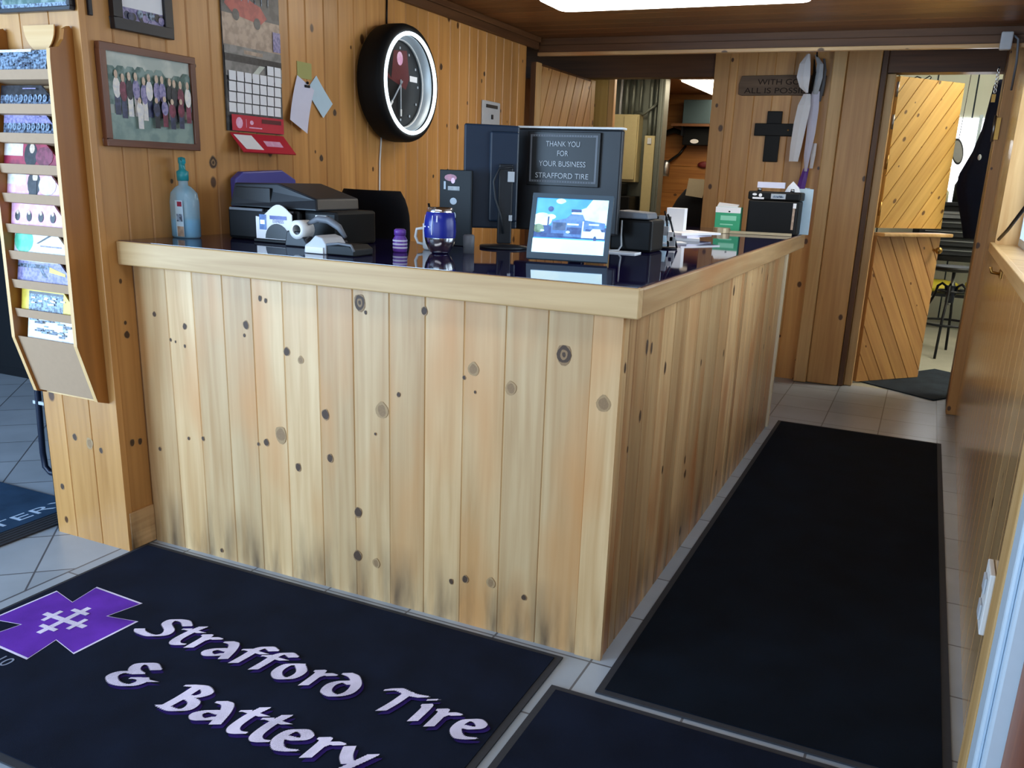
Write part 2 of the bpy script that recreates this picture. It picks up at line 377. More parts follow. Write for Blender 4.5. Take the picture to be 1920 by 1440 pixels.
def clip(poly, axis, val, keep_less):
    out = []
    for i in range(len(poly)):
        a, c = poly[i], poly[(i + 1) % len(poly)]
        ia = (a[axis] <= val) == keep_less; ic = (c[axis] <= val) == keep_less
        if ia: out.append(a)
        if ia != ic:
            t = (val - a[axis]) / (c[axis] - a[axis]); out.append((a[0] + t * (c[0] - a[0]), a[1] + t * (c[1] - a[1])))
    return out
def diag(b, o, ud, vd, nd_, U, Vv, ang, w, gap=.005, t=.006):
    """diagonal boards clipped to a U x Vv rectangle standing out t from the plane"""
    o, ud, vd, nd_ = V(o), V(ud), V(vd), V(nd_)
    ca, sa = math.cos(ang), math.sin(ang); k = -int(3 / w)
    while k * w < 3:
        s0, s1 = k * w + gap / 2, (k + 1) * w - gap / 2; k += 1
        poly = [(ca * a - sa * s, sa * a + ca * s) for a, s in ((-4, s0), (4, s0), (4, s1), (-4, s1))]
        for ax, val, less in ((0, 0, False), (0, U, True), (1, 0, False), (1, Vv, True)):
            if poly: poly = clip(poly, ax, val, less)
        if len(poly) < 3: continue
        b.newboard(); ou, ov = b.off
        pts = [o + ud * x + vd * y + nd_ * t for x, y in poly]
        uv = [(-sa * x + ca * y + ou, ca * x + sa * y + ov) for x, y in poly]
        if ud.cross(vd).dot(nd_) < 0: pts = pts[::-1]; uv = uv[::-1]
        b.face(pts, uv)
        m = len(poly); lo = [p - nd_ * t for p in pts]
        for i in range(m): b.face([pts[i], lo[i], lo[(i + 1) % m], pts[(i + 1) % m]])

class Card:
    """printed surface: shapes in a w x h frame laid on one another in real thin layers"""
    def __init__(self, b, o, ud, vd, step=.0003):
        self.b = b; self.o = V(o); self.u = V(ud).normalized(); self.v = V(vd).normalized(); self.n = self.u.cross(self.v); self.h = 0; self.step = step
    def poly(self, m, pts):
        self.h += self.step; self.b.mat(m)
        self.b.face([self.o + self.u * x + self.v * y + self.n * self.h for x, y in pts])
    def rect(self, m, x0, y0, x1, y1): self.poly(m, [(x0, y0), (x1, y0), (x1, y1), (x0, y1)])
    def ell(self, m, cx, cy, rx, ry, n=12): self.poly(m, [(cx + rx * math.cos(2 * math.pi * i / n), cy + ry * math.sin(2 * math.pi * i / n)) for i in range(n)])

def knot(c, x, z, r, light, el=1.25):
    def blob(m, k):
        ph = R.random() * 6; c.poly(m, [(x + r * k * math.cos(a) * (1 + .12 * math.sin(2 * a + ph)), z + r * k * el * math.sin(a) * (1 + .1 * math.cos(3 * a + ph))) for a in [2 * math.pi * i / 14 for i in range(14)]])
    if light: blob(KNOTL, 1.0); blob(KNOTR, .7)
    else: blob(KNOTR, 1.0); blob(KNOTD, .85)
    if r > .018 and not light: blob(KNOTR, .5); blob(KNOTD, .25)

def text_mesh(b, m, s, o, ud, vd, size, width=None, h=.0006, align='CENTER'):
    """text from the built-in font added to builder b as faces; o = centre of baseline"""
    cu = bpy.data.curves.new('t', 'FONT'); cu.body = s; cu.align_x = align; cu.size = size
    ob = bpy.data.objects.new('t', cu); COL.objects.link(ob)
    dg = bpy.context.evaluated_depsgraph_get(); dg.update()
    me = bpy.data.meshes.new_from_object(ob.evaluated_get(dg))
    bpy.data.objects.remove(ob); bpy.data.curves.remove(cu)
    if not me.vertices: return
    xs = [v.co.x for v in me.vertices]; k = 1
    if width: k = width / (max(xs) - min(xs))
    u = V(ud).normalized(); w = V(vd).normalized(); n = u.cross(w); o = V(o); b.mat(m)
    for p in me.polygons:
        b.face([o + u * me.vertices[i].co.x * k + w * me.vertices[i].co.y + n * h for i in p.vertices])
    bpy.data.meshes.remove(me)

def smooth_path(p, n=6):
    if len(p) < 3: return [V((a[0], a[1], 0)) for a in p]
    q = [V((a[0], a[1], 0)) for a in p]; q = [q[0] * 2 - q[1]] + q + [q[-1] * 2 - q[-2]]; out = []
    for i in range(1, len(q) - 2):
        for k in range(n):
            t = k / n; a, b_, c, d = q[i - 1], q[i], q[i + 1], q[i + 2]
            out.append(.5 * (2 * b_ + (c - a) * t + (2 * a - 5 * b_ + 4 * c - d) * t * t + (3 * b_ - a - 3 * c + d) * t ** 3))
    out.append(q[-2]); return out
GL = {  # broad-nib lettering, x-height 1
    'S': (1.0, [[(.98, 1.12), (.72, 1.3), (.38, 1.18), (.38, .88), (.72, .6), (.78, .3), (.5, .05), (.1, .06), (-.08, .2)]]),
    't': (.52, [[(.3, 1.28), (.2, .8), (.18, .25), (.3, .05), (.5, .1)], [(.0, .93), (.52, .97)]]),
    'r': (.58, [[(.08, .95), (.16, .85), (.14, .05)], [(.16, .6), (.32, .88), (.55, .92)]]),
    'a': (.82, [[(.2, .95), (.4, .93), (.56, .6), (.68, .05)], [(.52, .52), (.24, .48), (.04, .2), (.16, .03), (.36, .1), (.55, .35)]]),
    'f': (.56, [[(.66, 1.22), (.42, 1.3), (.22, 1.05), (.17, .5), (.12, .02)], [(-.02, .86), (.56, .9)]]),
    'o': (.82, [[(.38, .95), (.1, .75), (.06, .3), (.3, .04), (.58, .2), (.64, .62), (.38, .95)]]),
    'd': (.86, [[(.12, 1.22), (.38, 1.16), (.64, .8), (.66, .35), (.42, .04), (.12, .12), (.06, .5), (.28, .82), (.56, .8)]]),
    'T': (.98, [[(.5, 1.2), (.42, .6), (.3, .05)], [(.0, 1.08), (.2, 1.24), (.6, 1.18), (.98, 1.26)]]),
    'i': (.32, [[(.08, .95), (.14, .8), (.12, .05)], [(.1, 1.24), (.2, 1.3)]]),
    'e': (.72, [[(.12, .5), (.46, .58), (.56, .8), (.36, .95), (.12, .78), (.06, .35), (.28, .04), (.62, .14)]]),
    '&': (1.2, [[(.74, 1.1), (.46, 1.26), (.2, 1.06), (.28, .78), (.56, .68)], [(.5, .68), (.14, .55), (.04, .22), (.34, .0), (.72, .1), (.86, .42), (.74, .58)], [(.6, .46), (1.12, .56)]]),
    'B': (.86, [[(.24, 1.22), (.22, .6), (.16, .04)], [(.04, 1.16), (.36, 1.28), (.62, 1.1), (.5, .8), (.24, .68)], [(.24, .68), (.62, .58), (.68, .24), (.42, .02), (.02, .04)]]),
    'y': (.7, [[(.06, .95), (.18, .6), (.36, .36)], [(.66, .95), (.5, .5), (.26, -.1), (.02, -.3)]]),
    ' ': (.42, [])}
def nib_text(b, m, s, x, y, z, em, sx, nib=.29, ang=.62, dx=0, dy=0):
    b.mat(m); nx, ny = math.cos(ang) * nib / 2, math.sin(ang) * nib / 2; zz = z
    for ch in s:
        adv, strokes = GL[ch]
        for st in strokes:
            p = smooth_path(st)
            for i in range(len(p) - 1):
                a, c = p[i], p[i + 1]
                q = [(a.x - nx, a.y - ny), (c.x - nx, c.y - ny), (c.x + nx, c.y + ny), (a.x + nx, a.y + ny)]
                ar = sum(q[k][0] * q[(k + 1) % 4][1] - q[(k + 1) % 4][0] * q[k][1] for k in range(4))
                if ar < 0: q = q[::-1]
                zz += 4e-6
                b.face([(x + (u + dx) * em * sx, y + (w + dy) * em, zz) for u, w in q])
                # pen thickness so thin strokes keep weight
                t_ = nib * .16
                q2 = [(a.x - nx, a.y - ny - t_), (a.x + nx, a.y + ny - t_), (a.x + nx, a.y + ny + t_), (a.x - nx, a.y - ny + t_)]
                zz += 4e-6
                b.face([(x + (u + dx) * em * sx, y + (w + dy) * em, zz) for u, w in q2])
        x += (adv + .12) * em * sx
    return x
def nib_len(s): return sum(GL[c][0] + .12 for c in s)

W = -1.712; XL = -2.07; YE = -.114; H = 1.07; CZ = 2.15
RW0 = .9435; RA = -math.atan(.0146)          # right wall is turned a little
def RWT(): return Matrix.Translation((RW0, 0, 0)) @ Matrix.Rotation(RA, 4, 'Z')
BW = [.098, .112, .089, .105, .094, .117, .101]

# ================================================================ SETTING
b = MB(TILE); b.face([(-6.2, -3.1, 0), (1.3, -3.1, 0), (1.3, 4.2, 0), (-6.2, 4.2, 0)]); struct(b.build('floor', origin=(0, 0, 0)))
b = MB(GARF); b.face([(-3.2, 4.2, 0), (3.2, 4.2, 0), (3.2, 8.3, 0), (-3.2, 8.3, 0)]); struct(b.build('floor', origin=(0, 0, 0)))

# left wall with its end
b = MB(PINE_W, 'z')
boards(b, (W, YE, 0), (0, 1, 0), (0, 0, 1), (1, 0, 0), 3.05 - YE, CZ, [.118, .1, .11, .095, .104], g=.005, d=.005)
b.newboard().mat(PINE_W)
boards(b, (XL, YE, 0), (1, 0, 0), (0, 0, 1), (0, -1, 0), W - XL, CZ, [.1, .128, .13], g=.003, d=.004)
b.mat(SLATE); b.face([(XL, YE, 0), (XL, YE, CZ), (XL, 3.05, CZ), (XL, 3.05, 0)])
b.mat(PINE_W); b.newboard(); b.face([(W, 3.05, 0), (XL, 3.05, 0), (XL, 3.05, CZ), (W, 3.05, CZ)])
c = Card(b, (0, YE - .0006, 0), (1, 0, 0), (0, 0, 1), step=.00002)
for x, z, r, l in ((-1.929, .385, .011, 0), (-1.857, .374, .017, 1), (-1.805, .357, .009, 0), (-2.022, .184, .01, 0)): knot(c, x, z, r, l)
c = Card(b, (W + .0006, 0, 0), (0, 1, 0), (0, 0, 1), step=.00002)
for x, z, r in ((-.063, .387, .011), (-.03, .383, .01), (-.045, .76, .011), (-.047, .801, .006), (.259, 1.231, .015), (.394, 1.325, .019), (.327, 1.493, .009), (.333, 1.644, .007), (.195, 1.258, .007), (.72, 1.29, .006), (1.02, 1.36, .012), (1.12, 1.55, .012), (1.3, 1.22, .011), (1.9, 1.88, .012), (2.02, 1.84, .014), (2.2, 1.56, .012), (2.1, 1.33, .01), (1.95, 1.3, .008), (2.5, 1.86, .011)): knot(c, x, z, r, 0)
struct(b.build('wall_left'))
b = MB(PINE_W, 'z'); b.newboard(); b.box(W - .001, W + .004, YE - .003, YE + .022, 0, CZ); struct(b.build('trim_1', bevel=.002))
b = MB(PINE_S, 'y'); b.newboard(); b.box(W, W + .008, YE + .008, -.001, 0.004, .14); struct(b.build('baseboard_left', bevel=.002))
b = MB(DARKW, 'y'); b.newboard(); b.box(W, W + .022, YE, 3.19, 2.078, CZ); b.box(W + .022, W + .036, YE, 3.19, 2.118, CZ); struct(b.build('trim_2', bevel=.004))

# ceiling boards over the lobby (grain along x)
b = MB(CEIL, 'x')
boards(b, (-6.2, -3.1, CZ), (0, 1, 0), (1, 0, 0), (0, 0, -1), 6.35, 7.6, [.135, .14], g=.003, d=.003)
struct(b.build('ceiling'))
# beam with lip
b = MB(DARKW, 'x'); b.newboard(); b.box(W, .985, 3.25, 3.33, 2.06, CZ + .1); b.newboard(); b.mat(PINE_S); b.box(W, .985, 3.215, 3.25, 2.045, 2.066); b.mat(DARKW); b.newboard(); b.box(W, .985, 3.232, 3.25, 2.066, 2.11)
struct(b.build('trim_3', bevel=.003))
b = MB(CEIL, 'x'); b.newboard(); b.box(-2.4, 1.3, 3.33, 4.16, 2.25, 2.29); struct(b.build('ceiling', bevel=0))

# back wall: planks between office opening and garage doorway
b = MB(PINE_B, 'z')
boards(b, (-.783, 4.155, 0), (1, 0, 0), (0, 0, 1), (0, -1, 0), 1.083, 2.25, [.135, .128, .12, .125, .118], g=.004, d=.004)
b.newboard(); b.face([(-.783, 4.155, 0), (-.783, 4.155, 2.25), (-.783, 4.275, 2.25), (-.783, 4.275, 0)]); b.face([(.3, 4.275, 0), (.3, 4.275, 2.25), (.3, 4.155, 2.25), (.3, 4.155, 0)])
b.mat(GARW); b.face([(.3, 4.275, 0), (-.783, 4.275, 0), (-.783, 4.275, 2.25), (.3, 4.275, 2.25)])
struct(b.build('wall_back'))
b = MB(DARKW, 'x'); b.newboard(); b.box(-2.3, -.783, 4.155, 4.275, 2.02, 2.25); b.newboard(); b.box(.3, 1.05, 4.14, 4.275, 2.035, 2.25)
struct(b.build('trim_4'))
# office opening casing and post, garage door jambs
b = MB(PINE_B, 'z'); b.newboard(); b.box(-.80, -.70, 4.13, 4.152, 0.003, 2.2); struct(b.build('trim_5', bevel=.004))
b = MB(PINE_P, 'z'); b.newboard(); b.box(-.03, .055, 4.075, 4.15, 0.003, 2.2); b.mat(PINE_B); b.newboard(); b.box(.055, .262, 4.1, 4.15, 0.003, 2.2); struct(b.build('trim_6', bevel=.008))
b = MB(DARKW, 'z'); b.newboard(); b.box(.264, .298, 4.115, 4.15, 0.003, 2.2); struct(b.build('trim_7', bevel=.003))
b = MB(PINE_P, 'z'); b.newboard(); b.box(.302, .352, 4.16, 4.27, 0.003, 2.03); struct(b.build('trim_8', bevel=.003))

# right wall (turned frame) with window opening, jambs
b = MB(PINE_R, 'z'); b.T = RWT()
boards(b, (0, -.16, 0), (0, 1, 0), (0, 0, 1), (-1, 0, 0), 3.83, 1.09, [.16, .15, .17], g=.003, d=.003)
boards(b, (0, 2.75, 1.09), (0, 1, 0), (0, 0, 1), (-1, 0, 0), .92, 1.06, [.16, .15, .17], g=.003, d=.003)
boards(b, (0, -.08, 1.98), (0, 1, 0), (0, 0, 1), (-1, 0, 0), 2.83, .18, [.16, .15], g=.003, d=.003)
b.mat(PINE_P); b.newboard(); b.face([(0, -.08, 1.09), (.15, -.08, 1.09), (.15, 2.75, 1.09), (0, 2.75, 1.09)])
b.newboard(); b.grain = 'z'; b.face([(0, 2.75, 1.09), (.15, 2.75, 1.09), (.15, 2.75, 1.98), (0, 2.75, 1.98)])
b.newboard(); b.face([(0, -.08, 1.98), (0, 2.75, 1.98), (.15, 2.75, 1.98), (.15, -.08, 1.98)])
struct(b.build('wall_right'))
b = MB(PINE_P, 'y'); b.T = RWT(); b.newboard(); b.box(-.022, .0, .0, 2.76, 1.055, 1.098); struct(b.build('trim_9', bevel=.003))
b = MB(PINE_B, 'z'); b.T = RWT(); b.newboard(); b.box(-.05, .02, 3.672, 3.76, 0.003, CZ); b.mat(DARKW); b.newboard(); b.box(-.05, .05, 3.76, 4.13, .003, CZ); struct(b.build('trim_10', bevel=.003))
# window frame and glass in the right wall
b = MB(ALU); b.T = RWT()
for y0, y1, z0, z1 in ((-.08, 2.75, 1.09, 1.125), (-.08, 2.75, 1.945, 1.98), (-.08, -.04, 1.125, 1.945), (2.71, 2.75, 1.125, 1.945), (1.25, 1.29, 1.125, 1.945)): b.box(.1, .145, y0, y1, z0, z1)
wf = struct(b.build('window_1', bevel=.003))
b = MB(CLEAR); b.T = RWT(); b.box(.12, .124, -.04, 2.71, 1.125, 1.945); b.build('window_pane', wf)
# entrance jamb by the camera on the right wall
b = MB(PINE_P, 'z'); b.T = RWT(); b.newboard(); b.box(-.03, .06, -.285, -.162, .003, CZ - .01); struct(b.build('trim_11', bevel=.004))
b = MB(ALU); b.T = RWT(); b.box(-.028, .1, -.50, -.295, .003, CZ - .01); b.box(-.04, -.028, -.48, -.40, .003, CZ - .01); struct(b.build('door_1', bevel=.006))
b = MB(REDW, 'z'); b.T = RWT(); b.newboard(); b.box(.0, .06, -1.35, -.505, .003, 2.05); struct(b.build('door_2', bevel=.004))
b = MB(PINE_R, 'z'); b.T = RWT(); b.newboard(); b.box(.0, .1, -3.15, -1.36, 0, CZ); struct(b.build('wall_right'))
# front wall behind the viewer: sill walls and header round a big shop window
b = MB(PINE_W, 'x')
for x0, x1, z0, z1 in ((-6.2, 1.2, 0, .35), (-6.2, 1.2, 2.05, CZ), (-2.0, -1.75, .35, 2.05), (.85, 1.2, .35, 2.05), (-6.2, -5.9, .35, 2.05)): b.newboard(); b.box(x0, x1, -3.2, -3.1, z0, z1)
struct(b.build('wall_front'))
b = MB(ALU)
for x in (-1.75, -.45, .8): b.box(x, x + .05, -3.17, -3.13, .35, 2.05)
for x in (-5.9, -4.0, -2.05): b.box(x, x + .05, -3.17, -3.13, .35, 2.05)
wf = struct(b.build('window_2')); 
# left room shell
b = MB(SLATE); b.box(-6.3, -6.2, -3.1, 3.2, 0, CZ); struct(b.build('wall_far_left'))
b = MB(TEALD); b.box(-6.2, XL, 3.06, 3.12, 0, CZ); struct(b.build('wall_left_room'))

# office shell behind the pass-through
b = MB(OFFW, 'x')
boards(b, (-3.0, 7.35, 0), (0, 0, 1), (1, 0, 0), (0, -1, 0), 2.3, 2.45, [.3, .28, .32], g=.003, d=.003)
b.newboard(); b.mat(DARKW); b.box(-3.05, -3.0, 4.28, 7.35, 0, 2.3); struct(b.build('wall_office'))
b = MB(OFFW, 'z'); b.newboard(); b.box(-.62, -.56, 4.28, 7.4, 0, 2.3); struct(b.build('wall_office_right'))
b = MB(CEIL, 'x'); b.newboard(); b.box(-3.05, -.56, 4.28, 7.4, 2.2, 2.24); struct(b.build('ceiling'))
# garage shell
b = MB(GARW)
for i in range(10): b.box(-.55 + i * .37, -.55 + i * .37 + .355, 8.1, 8.13, 0, 3.0)
b.mat(SLATE); b.box(-.56, 3.2, 8.13, 8.2, 0, 3.0); struct(b.build('wall_garage'))
b = MB(GARW); b.box(3.1, 3.2, 4.3, 8.1, 0, 3.0); b.box(1.06, 3.2, 4.2, 4.28, 0, 3.0); b.box(-.5, 1.06, 4.2, 4.28, 2.26, 3.0); struct(b.build('wall_garage_right'))
b = MB(GARW); b.box(-.56, 3.2, 4.2, 8.2, 3.0, 3.05); struct(b.build('ceiling'))
b = MB(SKYW); b.box(.66, 1.35, 8.085, 8.098, 1.2, 2.05); b.mat(ALU)
for x in (.63, .99, 1.34): b.box(x, x + .03, 8.07, 8.099, 1.17, 2.08)
struct(b.build('window_3'))

# ================================================================ COUNTER
ct = thing('service_counter', 'L-shaped knotty pine board counter with scuffed foot, between left wall and black runner', 'counter', (-.85, 0, 0))
xs = [-1.712, -1.571, -1.456, -1.331, -1.213, -1.093, -.961, -.834, -.707, -.586, -.46, -.331, -.207, -.078]
b = MB(PINE_F, 'z')
boards(b, (W + .003, 0, 0), (1, 0, 0), (0, 0, 1), (0, -1, 0), -.079 - W, H - .076, [xs[i + 1] - xs[i] for i in range(len(xs) - 1)], g=.003, d=.0022)
b.newboard(); b.box(W + .003, -.08, .004, .03, 0, H - .076)
KN = [(-1.628, .832, .0078, 0), (-1.563, .753, .0052, 0), (-1.542, .749, .0039, 0), (-1.496, .805, .0091, 0), (-1.502, .739, .0052, 0), (-1.238, .837, .0117, 0), (-1.246, .803, .0052, 0), (-1.176, .927, .0078, 0), (-1.154, .922, .0065, 0), (-1.08, .77, .0117, 0), (-1.027, .75, .0104, 1), (-.805, .949, .0208, 0), (-.785, .922, .0052, 0), (-.586, .946, .0104, 0), (-.156, .872, .0226, 0), (-.426, .798, .0162, 1), (-.455, .77, .0052, 0), (-.419, .733, .0039, 0), (-.308, .759, .0162, 1), (-.032, .755, .0188, 1), (-.939, .589, .0143, 0), (-.731, .633, .0208, 1), (-.672, .69, .0065, 0), (-.925, .449, .0117, 0), (-1.051, .397, .0117, 0), (-1.177, .459, .0104, 0), (-1.21, .448, .0052, 0), (-1.116, .495, .0234, 1), (-1.514, .418, .0052, 0), (-1.449, .428, .0065, 0), (-1.652, .357, .0065, 0), (-.822, .288, .0143, 0), (-.827, .138, .0156, 0), (-.757, .129, .013, 1), (-1.397, .029, .0065, 0), (-.486, .131, .0078, 0), (-.438, .15, .0104, 0), (-.352, .159, .0136, 1), (-.243, .138, .0078, 0), (-.755, .556, .0039, 0)]
c = Card(b, (0, -.0006, 0), (1, 0, 0), (0, 0, 1), step=.00002)
for k in KN:
    if k[0] < -.078: knot(c, *k)
b.build('front_panel', ct)
b = MB(PINE_F, 'z'); b.newboard(); b.box(-.076, .0035, -.004, .016, 0, H - .076); c = Card(b, (0, -.0046, 0), (1, 0, 0), (0, 0, 1), step=.00002); knot(c, -.036, .755, .0188, 1); b.build('corner_post', ct)
b = MB(PINE_S, 'z')
boards(b, (0, .0165, 0), (0, 1, 0), (0, 0, 1), (1, 0, 0), 2.748, H - .076, [.05, .06, .118, .15, .14, .16, .155, .17, .19, .18, .2], g=.005, d=.006)
b.newboard(); b.box(-.03, -.006, .03, 2.765, 0, H - .076)
c = Card(b, (.0006, 0, 0), (0, 1, 0), (0, 0, 1), step=.00002)
for y, z_, r in ((.238, .873, .013), (.285, .862, .01), (.455, .771, .011), (.047, .847, .008), (.222, .673, .01), (1.426, .91, .012), (.838, .362, .009), (.122, .6, .006), (.529, .418, .008), (.95, .7, .007)): knot(c, y, z_, r, 0, 1.9)
b.build('side_panel', ct)
b = MB(wood('pale_end_strip', 'e6d8bc', 'd4c09a', rough=.5, tintvar=.03, knots=0), 'z'); b.newboard(); b.box(-.03, .012, 2.765, 2.81, 0, H - .076); b.build('end_strip', ct, bevel=.004)
b = MB(PINE_S, 'z'); b.newboard(); b.box(-.66, -.03, 2.77, 2.8, .003, H - .08); b.newboard(); b.box(W + .003, -.68, .68, .7, .003, H - .08); b.newboard(); b.box(-.68, -.66, .68, 2.8, .003, H - .08); b.build('inner_panel', ct)

tp = thing('counter_top', 'glossy dark purple L-shaped counter top edged with worn pale pine', 'countertop', (-.85, 0, H - .076))
o_ = .058
b = MB(PINE_T, 'x'); b.newboard(); b.box(W + .003, o_, -o_, -o_ + .03, H - .076, H); b.build('front_edge', tp, bevel=.004)
b = MB(PINE_S, 'y'); b.newboard(); b.box(o_ - .03, o_, -o_ + .03, 3.03, H - .076, H - .002); b.build('side_edge', tp, bevel=.004)
b = MB(PINE_T, 'x'); b.newboard(); L = [(W + .003, -.028), (.028, -.028), (.028, 3.03), (-.72, 3.03), (-.72, .72), (W + .003, .72)]
b.prism([(x, y, H - .05) for x, y in L], (0, 0, .045)); b.build('core_board', tp)
b = MB(GLASSTOP); L = [(W + .003, -.048), (.048, -.048), (.048, 3.03), (-.72, 3.03), (-.72, .72), (W + .003, .72)]
b.prism([(x, y, H - .0045) for x, y in L], (0, 0, .0058)); b.build('glass_top', tp)
HT = H + .0016      # things stand on the glass

# ================================================================ MATS
m1 = thing('floor_mat', 'navy entrance mat lettered Strafford Tire & Battery with purple emblem', 'mat', (-.9, -.58, .001))
b = MB(MATN); b.box(-1.685, -.115, -1.03, -.06, .001, .009); b.build('carpet', m1)
b = MB(RUB); 
b.box(-1.70, -.095, -1.05, -1.03, .001, .006); b.box(-1.70, -.095, -.06, -.042, .001, .006); b.box(-1.70, -1.685, -1.03, -.06, .001, .006); b.box(-.115, -.095, -1.03, -.06, .001, .006); b.build('rubber_border', m1)
z = .0094
b = MB(MSHAD)
em = .084
for col, dx, dy, zz in ((MSHAD, .1, -.06, z), (MWHITE, 0, 0, z + .004)):
    nib_text(b, col, 'Strafford Tire', -1.235, -.512, zz, em, 1.115 / (nib_len('Strafford Tire') * em), dx=dx, dy=dy)
    nib_text(b, col, '&', -1.115, -.722, zz, em * 1.02, 1.25, dx=dx, dy=dy)
    nib_text(b, col, 'Battery', -.905, -.742, zz, em * 1.03, .6 / (nib_len('Battery') * em * 1.03), dx=dx, dy=dy)
b.build('lettering', m1)
b = MB(MGREY); cx, cy = -1.475, -.558
q = [(-.092, .184), (.11, .174), (.084, .073), (.184, .092)]
pl = []
for k in range(4):
    for (x, y) in (q[0], q[1], q[2]):
        for _ in range(k): x, y = y, -x
        pl.append((x, y))
pl = [(x * 1.0, y * 1.0) for x, y in pl]
c = Card(b, (cx, cy, z), (1, 0, 0), (0, 1, 0)); c.poly(MWHITE, [(x * 1.04, y * 1.04) for x, y in pl][::-1]); c.poly(MPURP, pl[::-1])
for x0, y0, x1, y1 in ((-.085, -.009, .085, .009), (-.009, -.085, .009, .085), (-.06, -.032, -.045, .032), (.045, -.032, .06, .032), (-.032, -.06, .032, -.045), (-.032, .045, .032, .06)): c.rect(MWHITE, x0, y0, x1, y1)
b.build('emblem', m1)
b = MB(MGREY); text_mesh(b, MGREY, 'SCJ-10', (-1.475, -.80, z), (1, 0, 0), (0, 1, 0), .055); b.build('small_print', m1)

m2 = thing('runner_mat', 'long plain black runner mat between counter side and right wall', 'mat', (.48, 1.4, .001))
b = MB(MATK); b.box(.066, .893, -.14, 2.91, .001, .009); b.build('carpet', m2)
b = MB(RUB); b.box(.046, .066, -.16, 2.935, .001, .006); b.box(.893, .915, -.16, 2.935, .001, .006); b.box(.066, .893, -.16, -.14, .001, .006); b.box(.066, .893, 2.91, 2.935, .001, .006); b.build('rubber_border', m2)
m3 = thing('doormat', 'plain navy doormat between lettered mat and black runner, cut off by frame', 'mat', (.4, -.6, .001))
b = MB(MATN); b.box(-.05, .86, -1.1, -.205, .001, .009); b.build('carpet', m3)
b = MB(RUB); b.box(-.07, -.05, -1.12, -.185, .001, .006); b.box(.86, .88, -1.12, -.185, .001, .006); b.box(-.05, .86, -.205, -.185, .001, .006); b.box(-.05, .86, -1.12, -1.1, .001, .006); b.build('rubber_border', m3)
b = MB(MATG); a = V((.36, 4.36, .002)); u_ = V((.832, -.553, 0)); w_ = V((.53, .848, 0)).normalized()
w_ = V((.553, .832, 0)); b.prism([a, a + u_ * .62, a + u_ * .62 + w_ * .95, a + w_ * .95], (0, 0, .007)); tag(b.build('doormat', bevel=.002), 'charcoal mat lying askew in the garage doorway', 'mat')
m4 = thing('floor_mat', 'blue-grey left room mat with pale lettering along its ribbed edge', 'mat', (-2.55, -.6, .001))
b = MB(MATB); b.box(-2.97, -2.215, -1.4, .1, .001, .009); b.build('carpet', m4)
b = MB(RUB); b.box(-2.215, -2.12, -1.4, .1, .001, .007); 
for x in (-2.205, -2.185, -2.165, -2.145): b.box(x, x + .008, -1.39, .09, .007, .0085)
b.build('ribbed_border', m4)
b = MB(MTXT); text_mesh(b, MTXT, 'BATTERY', (-2.255, -.2, .0092), (0, 1, 0), (-1, 0, 0), .085, width=.62, h=.0004); b.build('lettering', m4)

# ================================================================ MAGAZINE RACK on the wall end
rk = thing('magazine_rack', 'tall orange oak wall rack of slanting magazine pockets on the wall end', 'rack', (-1.895, YE, .54))
yb = YE - .001
def side(x):
    pr = [(yb, .533), (-.157, .547), (-.212, .742), (-.206, 1.2), (-.2, 1.6), (-.197, 1.63), (-.168, 1.637), (-.150, 1.66), (-.143, 1.69), (-.125, 1.7), (yb, 1.69)]
    b = MB(RACKW, 'z'); b.newboard(); b.prism([(x, y, z) for y, z in pr], (.014, 0, 0))
    b.mat(RACKE); b.newboard()
    for (y0, z0), (y1, z1) in zip(pr[1:5], pr[2:6]): b.face([(x - .0006, y0 - .0006, z0), (x + .0146, y0 - .0006, z0), (x + .0146, y1 - .0006, z1), (x - .0006, y1 - .0006, z1)])
    b.build('side_panel', rk)
side(-2.05); side(-1.757)
b = MB(RACKE, 'z'); b.newboard(); b.box(-2.036, -1.757, yb - .006, yb, .535, 1.6); b.build('back_panel', rk)
pz = [1.573, 1.475, 1.39, 1.297, 1.207, 1.111, 1.026, .933, .838]
def yf(z): return -.198 - (1.6 - z) * .012
for z in pz:
    b = MB(RACKB); y0 = yf(z) + .012
    b.prism([(-2.036, y0, z - .028), (-1.757, y0, z - .028), (-1.757, y0 + .004, z - .028), (-2.036, y0 + .004, z - .028)], (0, -.005, .028))
    b.prism([(-2.036, y0 + .004, z - .028), (-1.757, y0 + .004, z - .028), (-1.757, y0 + .004, z - .024), (-2.036, y0 + .004, z - .024)], (0, .055, -.012)); b.build('pocket', rk)
b = MB(RACKB); b.prism([(-2.036, -.147, .55), (-1.757, -.147, .55), (-1.757, -.202, .745), (-2.036, -.202, .745)], (0, .004, 0)); b.build('apron', rk)
mags = [('newspaper', 'blue-grey newspaper in the rack, topmost pocket', 'news', 'newsd'), ('magazine', 'black-topped magazine with pale lettering, second rack pocket', 'newsd', 'black'), ('magazine', 'dark magazine with dense pale lettering, third rack pocket', 'newsd', 'lav'),
        ('magazine', 'white and crimson magazine with dark figure, fourth rack pocket', 'redp', 'black'), ('magazine', 'pink and white magazine with black figure, fifth rack pocket', 'pink', 'white'), ('magazine', 'pink magazine with row of dark dots, sixth rack pocket', 'pink', 'lav'),
        ('brochure', 'white brochure with mint green corner in the rack', 'white', 'mint'), ('magazine', 'lilac and yellow magazine above the yellow-edged one', 'lav', 'greenp'), ('magazine', 'yellow-edged magazine with blue text in the rack', 'yellow', 'news'), ('newspaper', 'white speckled newspaper in the lowest rack pocket', 'white', 'newsd')]
mz = pz[:]
tops = [1.615, 1.485, 1.4, 1.315, 1.225, 1.14, 1.045, .955, .865, ]
